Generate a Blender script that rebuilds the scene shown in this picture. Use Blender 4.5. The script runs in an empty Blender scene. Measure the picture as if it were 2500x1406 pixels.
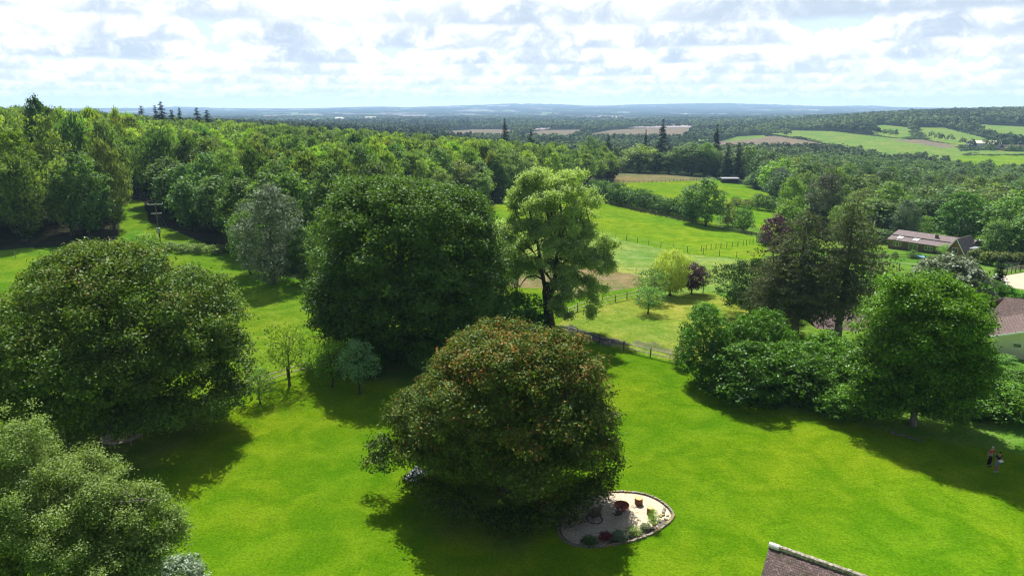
import bpy, bmesh, math, random
import numpy as np
from mathutils import Vector, Matrix

SC = bpy.context.scene
COL = SC.collection
PI = math.pi

# ------------------------------------------------------------------ camera
FPX = 1667.0            # focal length in photograph pixels (2500 wide)
CAMZ = 27.0
PITCH = math.atan((703 - 262) / FPX)
CP, SP = math.cos(PITCH), math.sin(PITCH)
cam_data = bpy.data.cameras.new("camera")
cam_data.sensor_width = 36.0
cam_data.lens = FPX / 2500 * 36.0
cam_data.clip_start = 0.5
cam_data.clip_end = 60000
cam = bpy.data.objects.new("camera", cam_data)
COL.objects.link(cam)
cam.location = (0, 0, CAMZ)
cam.rotation_euler = (PI / 2 - PITCH, 0, 0)
SC.camera = cam

# ------------------------------------------------------------------ light
SUN_EL, SUN_AZ = math.radians(55), math.radians(-8)      # azimuth from +Y (view direction), negative to the left
SUN_STRENGTH = 5.0
SKY_STRENGTH = 0.06
EXPOSURE = 1.17
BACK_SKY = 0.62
sl = bpy.data.lights.new("sun", 'SUN')
sl.energy = SUN_STRENGTH
sl.angle = math.radians(0.5)
sl.color = (1.0, 0.965, 0.90)
sun = bpy.data.objects.new("sun", sl)
COL.objects.link(sun)
sdir = Vector((math.sin(SUN_AZ) * math.cos(SUN_EL), math.cos(SUN_AZ) * math.cos(SUN_EL), math.sin(SUN_EL)))
sun.rotation_euler = sdir.to_track_quat('Z', 'Y').to_euler()
sun.location = (0, 0, 120)

SC.view_settings.view_transform = 'Standard'
SC.view_settings.look = 'None'
SC.view_settings.exposure = EXPOSURE
SC.view_settings.gamma = 1
SC.view_settings.use_curve_mapping = False
SC.render.engine = 'CYCLES'
cy = SC.cycles
cy.max_bounces = 6
cy.diffuse_bounces = 3
cy.glossy_bounces = 2
cy.transmission_bounces = 4
cy.transparent_max_bounces = 4
cy.volume_bounces = 0
cy.filter_width = 1.2
cy.use_denoising = True
cy.denoiser = 'OPENIMAGEDENOISE'
cy.denoising_input_passes = 'RGB_ALBEDO_NORMAL'
cy.denoising_prefilter = 'ACCURATE'
cy.sample_clamp_indirect = 3.0
cy.caustics_reflective = False
cy.caustics_refractive = False


# node helpers
class NT:
    def __init__(self, tree):
        self.t = tree
        tree.nodes.clear()

    def n(self, typ, ins=None, **kw):
        nd = self.t.nodes.new(typ)
        for k, v in kw.items():
            setattr(nd, k, v)
        for k, v in (ins or {}).items():
            s = nd.inputs[k]
            if isinstance(v, bpy.types.NodeSocket):
                self.t.links.new(v, s)
            else:
                s.default_value = v
        return nd

    def math(self, op, a, b=None, c=None, clamp=False):
        ins = {0: a}
        if b is not None:
            ins[1] = b
        if c is not None:
            ins[2] = c
        return self.n('ShaderNodeMath', ins, operation=op, use_clamp=clamp).outputs[0]

    def mix(self, f, a, b, blend='MIX'):
        nd = self.t.nodes.new('ShaderNodeMix')
        nd.data_type = 'RGBA'
        nd.blend_type = blend
        for s, v in ((nd.inputs[0], f), (nd.inputs[6], a), (nd.inputs[7], b)):
            if isinstance(v, bpy.types.NodeSocket):
                self.t.links.new(v, s)
            else:
                s.default_value = (*v, 1) if isinstance(v, tuple) and len(v) == 3 else v
        return nd.outputs[2]

    def ramp(self, f, stops, interp='LINEAR'):
        nd = self.n('ShaderNodeValToRGB', {0: f})
        cr = nd.color_ramp
        cr.interpolation = interp
        while len(cr.elements) < len(stops):
            cr.elements.new(0.5)
        for e, (p, c) in zip(cr.elements, stops):
            e.position = p
            e.color = (*c, 1) if len(c) == 3 else c
        return nd.outputs[0]

    def maprange(self, v, a, b, c, d, smooth=True):
        return self.n('ShaderNodeMapRange', {0: v, 1: a, 2: b, 3: c, 4: d},
                      interpolation_type='SMOOTHSTEP' if smooth else 'LINEAR').outputs[0]

    def noise(self, vec, scale, detail=4, rough=0.55, dist=0.0, lac=2.0):
        return self.n('ShaderNodeTexNoise', {'Vector': vec, 'Scale': scale, 'Detail': detail, 'Roughness': rough,
                                             'Lacunarity': lac, 'Distortion': dist}).outputs[0]


def build_world():
    w = bpy.data.worlds.new("World")
    SC.world = w
    w.use_nodes = True
    g = NT(w.node_tree)
    sky = g.n('ShaderNodeTexSky', sky_type='NISHITA', sun_disc=False, sun_elevation=SUN_EL,
              sun_rotation=SUN_AZ, altitude=100, air_density=1.0, dust_density=1.5, ozone_density=1.0)
    skyc = g.n('ShaderNodeVectorMath', {0: sky.outputs[0], 1: (SKY_STRENGTH,) * 3}, operation='MULTIPLY').outputs[0]
    tc = g.n('ShaderNodeTexCoord').outputs['Generated']
    sep = g.n('ShaderNodeSeparateXYZ', {0: tc})
    x, y, z = sep.outputs
    el = g.math('MULTIPLY', g.math('ARCSINE', z), 57.2958)
    az = g.math('MULTIPLY', g.math('ARCTAN2', x, y), 57.2958)

    def vec(a, b, c=0.0):
        return g.n('ShaderNodeCombineXYZ', {0: a, 1: b, 2: c}).outputs[0]
    CLEAR = g.mix(g.maprange(el, 0.0, 8.0, 0.0, 1.0), (0.45, 0.485, 0.515), (0.355, 0.44, 0.50))
    # ranks of cumulus, far to near: flat shaded bases, bright billowing tops
    ranks = [(0.25, 0.6, 1.5, 3.1, 0.70), (0.62, 0.8, 2.0, 11.7, 0.75), (1.1, 1.05, 2.5, 23.4, 0.82), (1.7, 1.4, 3.2, 37.9, 0.88), (2.4, 1.8, 4.0, 51.3, 0.92),
             (3.3, 2.4, 5.2, 68.8, 0.96), (4.5, 3.3, 6.6, 83.2, 0.98), (6.2, 4.2, 9.0, 97.5, 0.97), (9.3, 5.0, 14.0, 120.1, 0.85)]
    colr = CLEAR
    for b, t, w_, seed, amt in ranks:
        v = g.math('DIVIDE', g.math('SUBTRACT', el, b), t)
        azs = g.math('ADD', g.math('DIVIDE', az, w_), seed)
        n = g.noise(vec(g.math('ADD', g.math('MULTIPLY', az, 1.15 / t), seed * 3), g.math('MULTIPLY', v, 1.35), seed), 1.0, 5 if b < 2 else 6, 0.62, 0.35)
        lift = g.noise(vec(azs, seed, 0.0), 1.0, 1, 0.5)
        Ht = g.maprange(lift, 0.34, 0.60, 0.25, 1.25, False)
        top = g.math('ADD', g.math('SUBTRACT', Ht, v), g.math('MULTIPLY', g.math('SUBTRACT', n, 0.5), 2.1))
        mt = g.maprange(top, 0.0, 0.11, 0.0, 1.0)
        mb = g.maprange(g.math('ADD', v, g.math('MULTIPLY', g.math('SUBTRACT', n, 0.5), 0.35)), -0.10, 0.05, 0.0, 1.0)
        mask = g.math('MULTIPLY', g.math('MULTIPLY', mt, mb), amt)
        depth = g.math('SUBTRACT', g.math('SUBTRACT', 1.0, g.math('MULTIPLY', v, 0.85)), g.math('MULTIPLY', g.math('SUBTRACT', n, 0.42), 3.4))
        edge = g.maprange(top, 0.05, 0.5, 0.0, 1.0)
        sh = g.math('MULTIPLY', g.math('MULTIPLY', g.maprange(depth, -0.05, 0.95, 0.0, 1.0), edge), g.maprange(lift, 0.36, 0.56, 0.45, 1.0))
        cc = g.ramp(sh, [(0.0, (0.66, 0.66, 0.655)), (0.25, (0.52, 0.53, 0.55)), (0.6, (0.37, 0.405, 0.455)), (1.0, (0.28, 0.325, 0.385))])
        # distance veils the farther ranks
        veil = max(0.0, 0.42 - b * 0.12)
        cc = g.mix(veil, cc, (0.56, 0.60, 0.635))
        colr = g.mix(mask, colr, cc)
    colr = g.mix(g.maprange(el, 0.0, 1.2, 0.8, 0.0), colr, (0.68, 0.69, 0.70))
    # higher up: scattered clouds in blue
    hp = vec(g.math('DIVIDE', x, g.math('MAXIMUM', z, 0.05)), g.math('DIVIDE', y, g.math('MAXIMUM', z, 0.05)))
    hi_cover = g.math('MULTIPLY', g.maprange(g.noise(hp, 1.6, 5, 0.55), 0.50, 0.62, 0.0, 1.0), 0.7)
    high = g.mix(hi_cover, skyc, (0.30, 0.31, 0.33))
    colr = g.mix(g.maprange(z, 0.17, 0.40, 0.0, 1.0), colr, high)
    # unseen sky behind the camera is dimmed, to deepen shade facing it
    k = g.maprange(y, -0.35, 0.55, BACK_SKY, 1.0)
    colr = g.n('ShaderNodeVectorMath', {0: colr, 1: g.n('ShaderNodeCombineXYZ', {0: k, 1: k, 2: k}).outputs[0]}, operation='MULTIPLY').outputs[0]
    below = g.maprange(z, -0.03, -0.005, 0.0, 1.0)
    colr = g.mix(below, (0.05, 0.07, 0.05), colr)
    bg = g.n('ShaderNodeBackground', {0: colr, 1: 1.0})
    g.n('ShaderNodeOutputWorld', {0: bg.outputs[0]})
    w.cycles.sampling_method = 'MANUAL'
    w.cycles.sample_map_resolution = 512


build_world()

# ------------------------------------------------------------------ terrain
UC = np.array([-0.80, -0.375, -0.15, 0.0, 0.20, 0.375, 0.55, 0.80])
YC = np.array([15, 60, 82, 110, 160, 200, 260, 400, 600, 900, 1200, 1700, 2500, 4500, 7000, 10000, 12000, 16000.])
ZT = np.array([
    [0, 0, 0, 0, 0, 0, 0, 0],
    [0, 0, 0, 0, 0, 0, 0, 0],
    [.5, .3, 0, 0, -.3, -.6, -1.4, -2],
    [2, .8, 0, -1, -2, -2.3, -2.8, -3.5],
    [4, 1.8, .3, -2.5, -5, -6, -5.5, -6],
    [5, 2.5, .5, -3.2, -6.5, -7.5, -8, -9],
    [6.5, 3, .3, -4, -7.5, -9, -15, -18],
    [8, 2.5, -3, -8, -9, -13, -21, -25],
    [9, 1, -9, -15, -18, -21, -27, -29],
    [6, -1, -15, -24, -28, -27, -15, -22],
    [2, -8, -20, -27, -29, -18, -2, -8],
    [-4, -18, -26, -28, -26, -20, 10, 17],
    [-18, -28, -30, -31, -29, -24, 5, 18],
    [-36, -38, -40, -40, -39, -36, -20, -10],
    [-34, -34, -30, -28, -28, -30, -25, -20],
    [0, -5, 10, 22, 22, 20, 10, 0],
    [0, 0, 0, 0, 0, 0, 0, 0],
    [0, 0, 0, 0, 0, 0, 0, 0]], float)
RX = np.array([-60, 150, 300, 410, 450, 500, 600, 700, 745, 920, 960, 1000, 1050, 1170, 1240, 1340, 1400, 1450, 1540, 1690, 1760, 1850, 1900, 1990, 2060, 2130, 2200, 2300, 2560.])
RY = np.array([266, 264.5, 265, 262, 261, 264, 266, 267.5, 266, 261, 262, 264, 261, 257, 253, 254, 257, 260, 256, 253, 252, 255, 256, 260, 259, 258, 263, 264, 264.])


def px_of_u(u):
    return 1250 + 1667 / CP * u * 0.985


def z_at(py, Y):
    v = (703 - py) / FPX
    return CAMZ + Y * (-SP + v * CP) / (CP + v * SP)


NU, NL = 161, 400
_ug = np.linspace(-0.8, 0.8, NU)
_lg = np.linspace(math.log(15), math.log(16000), NL)
_t = np.zeros((NL, len(UC)))
for j in range(len(UC)):
    _t[:, j] = np.interp(_lg, np.log(YC), ZT[:, j])
_g = np.zeros((NL, NU))
for i in range(NL):
    _g[i] = np.interp(_ug, UC, _t[i])
_rid = z_at(np.interp(1250 + 1724 * _ug, RX, RY), 12000.0)
for i in range(NL):
    Y = math.exp(_lg[i])
    if Y > 10000:
        a = min(1, (Y - 10000) / 2000)
        a = a * a * (3 - 2 * a)
        base = 14.0
        fall = max(0.0, (Y - 12400) / 3600)
        _g[i] = _g[i] * (1 - a) * (Y < 12000) + a * (_rid - 6) * (1 - fall * 0.9)


def _blur(a, ax, s):
    k = np.exp(-0.5 * (np.arange(-3 * s, 3 * s + 1) / s) ** 2)
    k /= k.sum()
    p = [(0, 0), (0, 0)]
    p[ax] = (3 * s, 3 * s)
    b = np.pad(a, p, mode='edge')
    out = np.zeros_like(a)
    for i, w in enumerate(k):
        out += w * (b[i:i + a.shape[0], :] if ax == 0 else b[:, i:i + a.shape[1]])
    return out


_cut = np.searchsorted(_lg, math.log(8000))
_gb = _blur(_blur(_g, 0, 5), 1, 7)
_far = _blur(_blur(_g, 0, 2), 1, 1)
_w = np.clip((np.arange(NL) - _cut) / 12.0, 0, 1)[:, None]
_g = _gb * (1 - _w) + _far * _w


def H(x, y):
    x = np.asarray(x, float)
    y = np.asarray(y, float)
    Y = np.clip(y, 15, 15999)
    u = np.clip(x / Y, -0.7999, 0.7999)
    fi = (np.log(Y) - _lg[0]) / (_lg[1] - _lg[0])
    fj = (u - _ug[0]) / (_ug[1] - _ug[0])
    i = np.clip(fi.astype(int), 0, NL - 2)
    j = np.clip(fj.astype(int), 0, NU - 2)
    a, b = fi - i, fj - j
    return (_g[i, j] * (1 - a) * (1 - b) + _g[i + 1, j] * a * (1 - b) + _g[i, j + 1] * (1 - a) * b + _g[i + 1, j + 1] * a * b)


def ray(px, py):
    v = (703 - py) / FPX
    return np.array([(px - 1250) / FPX, CP + v * SP, -SP + v * CP])


def G(px, py):
    """point of the terrain seen at a photograph pixel"""
    d = ray(px, py)
    t0, t = 8.0, 8.0
    while t < 16000:
        p = d * t
        if CAMZ + p[2] < H(p[0], p[1]):
            lo, hi = t0, t
            for _ in range(30):
                m = (lo + hi) / 2
                q = d * m
                if CAMZ + q[2] < H(q[0], q[1]):
                    hi = m
                else:
                    lo = m
            q = d * hi
            return Vector((q[0], q[1], float(H(q[0], q[1]))))
        t0 = t
        t *= 1.01
    return Vector((d[0] * 9000, d[1] * 9000, 0))


def at(px, Y):
    """terrain point at forward distance Y in the direction of a photograph column"""
    z = 0.0
    for _ in range(4):
        x = (px - 1250) / FPX * (Y * CP + (CAMZ - z) * SP)
        z = float(H(x, Y))
    return Vector((x, Y, z))


def mpp(Y, z=0.0):
    return (Y * CP + (CAMZ - z) * SP) / FPX


def project(x, y, z):
    zc = y * CP - (z - CAMZ) * SP
    zc = np.where(zc < 1, 1, zc)
    up = y * SP + (z - CAMZ) * CP
    return 1250 + FPX * x / zc, 703 - FPX * up / zc


def inpoly(px, py, poly):
    res = np.zeros(px.shape, bool)
    n = len(poly)
    for i in range(n):
        x1, y1 = poly[i]
        x2, y2 = poly[(i + 1) % n]
        if y1 == y2:
            continue
        c = ((y1 > py) != (y2 > py)) & (px < (x2 - x1) * (py - y1) / (y2 - y1) + x1)
        res ^= c
    return res


# land cover: the outlines of fields as they lie on the ground
TAN, BROWN, CREAM = (0.235, 0.225, 0.060), (0.27, 0.225, 0.095), (0.50, 0.43, 0.26)
FGREEN, YGREEN = (0.20, 0.31, 0.040), (0.185, 0.320, 0.010)
FIELDS = [
    (BROWN, [(1085, 345), (1100, 320), (1160, 316.5), (1240, 316), (1262, 322), (1240, 345)]),
    (BROWN, [(1262, 345), (1265, 334), (1300, 322), (1330, 318), (1426, 317), (1422, 325), (1400, 345)]),
    (CREAM, [(1292, 315), (1330, 311), (1345, 313), (1330, 317), (1295, 317)]),
    (BROWN, [(1430, 345), (1446, 326), (1490, 318), (1560, 314), (1690, 312), (1698, 318), (1660, 345)]),
    (CREAM, [(1530, 312), (1590, 306), (1772, 305.5), (1745, 311), (1600, 312.5)]),
    (BROWN, [(1690, 362), (1760, 345), (1845, 336), (1890, 331.5), (1960, 342), (2055, 360), (2045, 375), (1700, 375)]),
    (FGREEN, [(1883, 327), (1905, 318.5), (2030, 320.5), (2110, 330), (2340, 353), (2350, 400), (2160, 402), (2060, 372), (2055, 358), (1965, 340)]),
    (BROWN, [(2170, 341), (2250, 341), (2345, 358), (2300, 362), (2230, 350)]),
    (FGREEN, [(2128, 309), (2155, 305), (2222, 312), (2233, 338), (2200, 338), (2135, 330)]),
    (FGREEN, [(2238, 312), (2300, 311.5), (2345, 322), (2425, 343), (2392, 362), (2270, 343), (2245, 328)]),
    (FGREEN, [(2350, 302), (2520, 311), (2520, 350), (2440, 345), (2385, 318)]),
    (FGREEN, [(2262, 374), (2380, 368), (2520, 366), (2520, 376), (2290, 378)]),
    (YGREEN, [(2290, 440), (2345, 380), (2560, 378), (2560, 440)]),
    (FGREEN, [(1650, 352), (1700, 338), (1745, 340), (1665, 352)]),
    (FGREEN, [(1765, 344), (1800, 334), (1865, 330), (1872, 336), (1780, 346)]),
    (TAN, [(1490, 447), (1502, 424), (1620, 424), (1745, 436), (1750, 440), (1500, 447)]),
    (YGREEN, [(1500, 447), (1750, 440), (1832, 455), (1905, 482), (1900, 500), (1760, 500), (1560, 478)]),
    (YGREEN, [(1830, 500), (1905, 500), (1905, 562), (1868, 580), (1840, 540)]),
    (YGREEN, [(1150, 478), (1480, 486), (1650, 536), (1875, 586), (1900, 612), (1845, 634), (1690, 619), (1600, 604), (1500, 579), (1300, 560), (1150, 520)]),
    (TAN, [(1218, 680), (1290, 655), (1400, 655), (1490, 660), (1562, 673), (1560, 700), (1470, 715), (1400, 728), (1330, 705), (1250, 702)]),
]
EARTH = [(1330, 800), (1390, 794), (1450, 812), (1540, 838), (1480, 842), (1420, 830), (1370, 822)]
EARTH2 = [(1540, 832), (1600, 838), (1655, 858), (1640, 866), (1560, 848)]
GARDEN = [(1350, 800), (1400, 758), (1560, 724), (1740, 712), (1830, 760), (1830, 900), (1660, 886), (1540, 858), (1430, 832)]
MEADOW = [(1490, 581), (1690, 621), (1845, 638), (1900, 620), (1950, 700), (1740, 712), (1560, 724), (1560, 673), (1480, 660), (1220, 655), (1200, 540), (1300, 560)]


def vnoise(x, y, s, seed=0):
    """cheap value noise"""
    x = x / s + seed * 17.3
    y = y / s + seed * 5.1
    xi, yi = np.floor(x), np.floor(y)
    fx, fy = x - xi, y - yi
    fx, fy = fx * fx * (3 - 2 * fx), fy * fy * (3 - 2 * fy)

    def h(a, b):
        v = np.sin(a * 127.1 + b * 311.7 + seed * 74.7) * 43758.5453
        return v - np.floor(v)
    return (h(xi, yi) * (1 - fx) * (1 - fy) + h(xi + 1, yi) * fx * (1 - fy) + h(xi, yi + 1) * (1 - fx) * fy + h(xi + 1, yi + 1) * fx * fy)


def is_field(x, y, z):
    px, py = project(x, y, z)
    m = np.zeros(px.shape, bool)
    for _, p in FIELDS:
        m |= inpoly(px, py, p)
    return m


def far_open(x, y):
    """open land among the far woods"""
    n = vnoise(x + 0.3 * y, y * 0.35, 260, 3) * 0.6 + vnoise(x, y * 0.4, 110, 4) * 0.4
    return n > 0.565


# left wood, front edge as forward distance per photograph column
WF = np.array([[-200, 120], [0, 122], [250, 128], [288, 133], [300, 182], [348, 182], [365, 150], [412, 146], [470, 136], [560, 124], [640, 111], [740, 107], [830, 110], [900, 130], [1000, 175], [1100, 195], [1200, 212], [1250, 232], [1350, 262], [1450, 300], [1500, 330]])
WB = np.array([[-200, 480], [600, 470], [900, 450], [1100, 430], [1300, 420], [1500, 380]])


def col_of(x, y, z=0):
    return 1250 + FPX * x / (y * CP + (CAMZ - z) * SP)


def in_left_wood(x, y, z, grow=0.0):
    c = col_of(x, y, z)
    return (c < 1500) & (y > np.interp(c, WF[:, 0], WF[:, 1]) - grow) & (y < np.interp(c, WB[:, 0], WB[:, 1]))


def mesh_from(name, co, quads, smooth=False, cols=None, colname='cover', dom='POINT', tint=None, mats=()):
    me = bpy.data.meshes.new(name)
    co = np.asarray(co, np.float32)
    q = np.asarray(quads, np.int32)
    k = q.shape[1]
    me.vertices.add(len(co))
    me.vertices.foreach_set('co', co.ravel())
    me.loops.add(q.size)
    me.loops.foreach_set('vertex_index', q.ravel())
    me.polygons.add(len(q))
    me.polygons.foreach_set('loop_start', np.arange(0, q.size, k, dtype=np.int32))
    if smooth:
        me.polygons.foreach_set('use_smooth', np.ones(len(q), bool))
    me.update(calc_edges=True)
    if cols is not None:
        a = me.attributes.new(colname, 'FLOAT_COLOR', dom)
        a.data.foreach_set('color', np.asarray(cols, np.float32).ravel())
    if tint is not None:
        a = me.attributes.new('tint', 'FLOAT', 'FACE')
        a.data.foreach_set('value', np.asarray(tint, np.float32))
    for m in mats:
        me.materials.append(m)
    return me


def link(name, data, parent=None):
    o = bpy.data.objects.new(name, data)
    COL.objects.link(o)
    if parent is not None:
        o.parent = parent
    return o


def tag(o, label=None, cat=None, group=None, kind=None):
    if label:
        o['label'] = label
    if cat:
        o['category'] = cat
    if group:
        o['group'] = group
    if kind:
        o['kind'] = kind
    return o


def root(name, loc, label, cat, group=None, rz=0.0, scale=None):
    o = bpy.data.objects.new(name, None)
    COL.objects.link(o)
    o.location = loc
    o.rotation_euler = (0, 0, rz)
    if scale:
        o.scale = scale
    o.empty_display_size = 0.3
    return tag(o, label, cat, group)


def ground_material():
    m = bpy.data.materials.new('turf_and_soil')
    m.use_nodes = True
    g = NT(m.node_tree)
    at_ = g.n('ShaderNodeAttribute', attribute_name='cover')
    rough = at_.outputs['Alpha']     # 0 short lawn .. 1 long rough grass
    pos = g.n('ShaderNodeNewGeometry').outputs['Position']
    n1 = g.noise(pos, 0.045, 3, 0.55)
    n2 = g.noise(pos, 0.35, 5, 0.6, 0.6)
    st = g.n('ShaderNodeMapping', {'Vector': pos, 'Rotation': (0, 0, 0.25), 'Scale': (0.12, 1.1, 1)}).outputs[0]
    n3 = g.noise(st, 0.8, 5, 0.65, 0.5)
    n4 = g.noise(pos, 6.0, 4, 0.75)
    n5 = g.noise(pos, 2.2, 4, 0.65)
    c = at_.outputs['Color']
    f1 = g.maprange(n1, 0.3, 0.7, 0.0, 1.0)
    c1 = g.mix(f1, g.mix(1.0, c, (0.76, 0.93, 1.1), 'MULTIPLY'), g.mix(1.0, c, (1.25, 1.05, 1.3), 'MULTIPLY'))
    f2 = g.maprange(n2, 0.35, 0.68, 0.0, 1.0)
    c2 = g.mix(f2, g.mix(1.0, c1, (0.74, 0.86, 0.85), 'MULTIPLY'), g.mix(1.0, c1, (1.26, 1.12, 1.7), 'MULTIPLY'))
    # drier, paler patches, strongest where the sward is rough
    dry = g.math('MULTIPLY', g.maprange(n3, 0.50, 0.72, 0.0, 0.75), g.math('ADD', g.math('MULTIPLY', rough, 0.80), 0.24))
    c3 = g.mix(dry, c2, g.mix(1.0, c2, (1.45, 1.12, 2.4), 'MULTIPLY'))
    f4 = g.math('MULTIPLY', g.math('SUBTRACT', n4, 0.5), 2.0)
    f5 = g.math('MULTIPLY', g.math('SUBTRACT', n5, 0.5), g.math('ADD', 0.5, rough))
    k = g.math('ADD', 1.0, g.math('ADD', f4, f5))
    k = g.math('MAXIMUM', k, 0.25)
    c4 = g.n('ShaderNodeVectorMath', {0: c3}, operation='SCALE')
    m.node_tree.links.new(k, c4.inputs['Scale'])
    bump = g.n('ShaderNodeBump', {'Strength': 0.55, 'Distance': 0.12, 'Height': g.math('ADD', n4, g.math('MULTIPLY', n5, 1.5))})
    b = g.n('ShaderNodeBsdfDiffuse', {'Color': c4.outputs[0], 'Roughness': 0.9, 'Normal': bump.outputs[0]})
    g.n('ShaderNodeOutputMaterial', {0: b.outputs[0]})
    return m


LAWN = (0.126, 0.238, 0.0040)
PADDOCK = (0.145, 0.27, 0.010)


def build_ground():
    az = np.concatenate([np.radians(np.linspace(-180, -50, 40, endpoint=False)), np.radians(np.linspace(-50, 50, 900)), np.radians(np.linspace(50, 180, 41))[1:]])
    rr = np.concatenate([[0.0, 8.0], np.exp(np.linspace(math.log(20), math.log(13200), 720))])
    A, R = np.meshgrid(az, rr)
    x, y = np.sin(A) * R, np.cos(A) * R
    z = H(x, y)
    c = np.zeros(x.shape + (4,))
    c[..., :3] = LAWN
    c[..., 3] = 0.05
    px, py = project(x, y, z)

    def paint(mask, colr, rough):
        c[mask, :3] = colr
        c[mask, 3] = rough
    # everything past the lawn fence: rough pasture
    fence = np.interp(px, [-500, 0, 580, 640, 760, 830, 1000, 1150, 1330, 1395, 1490, 1595, 1660, 1700, 1760, 1850, 2050, 2130, 2500, 3000],
                      [980, 975, 965, 940, 905, 885, 862, 840, 798, 822, 846, 874, 888, 925, 962, 990, 1020, 1050, 1110, 1200])
    front = y > 5
    past = front & (py < fence)
    paint(past, PADDOCK, 0.35)
    paint(past & (px > 1750) & (y < 240), (0.13, 0.25, 0.02), 0.3)
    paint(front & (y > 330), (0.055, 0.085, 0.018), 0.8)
    paint(front & inpoly(px, py, MEADOW), (0.25, 0.35, 0.045), 1.0)
    for colr, poly in FIELDS:
        paint(front & inpoly(px, py, poly), colr, 0.55 if colr is not TAN else 0.9)
    paint(front & inpoly(px, py, GARDEN), (0.25, 0.315, 0.028), 0.75)
    wob = 3 * (vnoise(x, y, 0.9, 7) - 0.5) * 3
    for e, ec in ((EARTH, (0.125, 0.115, 0.065)), (EARTH2, (0.20, 0.215, 0.06))):
        paint(front & inpoly(px, py + wob, e), ec, 0.4)
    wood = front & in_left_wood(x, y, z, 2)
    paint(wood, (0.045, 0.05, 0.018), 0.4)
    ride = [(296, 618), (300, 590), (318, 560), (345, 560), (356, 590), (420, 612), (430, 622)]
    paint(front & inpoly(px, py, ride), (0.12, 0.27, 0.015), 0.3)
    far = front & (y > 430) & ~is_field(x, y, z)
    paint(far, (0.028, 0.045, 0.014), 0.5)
    vf = front & (y > 2200)
    op = far_open(x, y)
    k = vnoise(x, y, 300, 9)
    fc = np.where(k[..., None] > 0.6, np.array(CREAM) * 0.8, np.where(k[..., None] > 0.35, np.array(FGREEN), np.array(BROWN)))
    sel = vf & op & (y < 11500)
    c[sel, :3] = fc[sel]
    # canopy relief on the far wooded land
    cut = vf & ~op & (y > 3800)
    bump = (vnoise(x, y, 34, 1) * 6 + vnoise(x, y, 90, 2) * 9 + vnoise(x, y, 13, 5) * 4)
    z = z + np.where(cut, bump, 0)
    dk = 0.5 + 1.3 * vnoise(x, y, 160, 11)
    c[cut, :3] = (np.array([0.026, 0.042, 0.016]) * dk[..., None])[cut]
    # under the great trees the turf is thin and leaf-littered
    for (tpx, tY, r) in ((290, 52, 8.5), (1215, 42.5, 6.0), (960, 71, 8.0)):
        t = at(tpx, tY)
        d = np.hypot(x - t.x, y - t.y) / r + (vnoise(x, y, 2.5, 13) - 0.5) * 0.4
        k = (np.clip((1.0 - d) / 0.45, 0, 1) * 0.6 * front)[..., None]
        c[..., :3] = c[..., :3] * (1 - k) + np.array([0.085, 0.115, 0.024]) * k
    co = np.stack([x, y, z], -1).reshape(-1, 3)
    nr, na = x.shape
    i = np.arange(nr - 1)[:, None] * na + np.arange(na - 1)[None, :]
    q = np.stack([i, i + na, i + na + 1, i + 1], -1).reshape(-1, 4)[:, ::-1]
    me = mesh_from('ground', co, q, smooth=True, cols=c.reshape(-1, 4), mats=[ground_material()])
    o = link('ground', me)
    tag(o, kind='structure')
    return o


ground = build_ground()

# ------------------------------------------------------------------ foliage
def leaf_material(name, c0, c1, c2=None, c2pos=0.85, trans=0.30, gloss=0.10, warm=(1.25, 1.35, 0.5), grough=0.42):
    m = bpy.data.materials.new(name)
    m.use_nodes = True
    g = NT(m.node_tree)
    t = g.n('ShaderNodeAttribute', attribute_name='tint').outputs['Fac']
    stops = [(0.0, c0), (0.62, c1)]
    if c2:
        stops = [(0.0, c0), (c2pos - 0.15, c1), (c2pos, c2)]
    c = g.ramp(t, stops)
    oi = g.n('ShaderNodeObjectInfo')
    c = g.mix(1.0, c, oi.outputs['Color'], 'MULTIPLY')
    tr = g.mix(1.0, c, warm, 'MULTIPLY')
    d = g.n('ShaderNodeBsdfDiffuse', {'Color': c})
    tl = g.n('ShaderNodeBsdfTranslucent', {'Color': tr})
    s = g.n('ShaderNodeMixShader', {0: trans, 1: d.outputs[0], 2: tl.outputs[0]})
    gl = g.n('ShaderNodeBsdfAnisotropic', {'Color': (0.75, 0.85, 0.85, 1), 'Roughness': grough + .12})
    f = gloss * 0.22
    s = g.n('ShaderNodeMixShader', {0: f, 1: s.outputs[0], 2: gl.outputs[0]})
    g.n('ShaderNodeOutputMaterial', {0: s.outputs[0]})
    return m


def bark_material(name, c0, c1):
    m = bpy.data.materials.new(name)
    m.use_nodes = True
    g = NT(m.node_tree)
    tc = g.n('ShaderNodeTexCoord').outputs['Object']
    mp = g.n('ShaderNodeMapping', {'Vector': tc, 'Scale': (6, 6, 1.2)}).outputs[0]
    n = g.noise(mp, 1.5, 6, 0.65)
    c = g.mix(g.maprange(n, 0.35, 0.65, 0, 1), c0, c1)
    b = g.n('ShaderNodeBump', {'Strength': 0.6, 'Distance': 0.05, 'Height': n})
    d = g.n('ShaderNodeBsdfDiffuse', {'Color': c, 'Normal': b.outputs[0]})
    g.n('ShaderNodeOutputMaterial', {0: d.outputs[0]})
    return m


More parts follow.
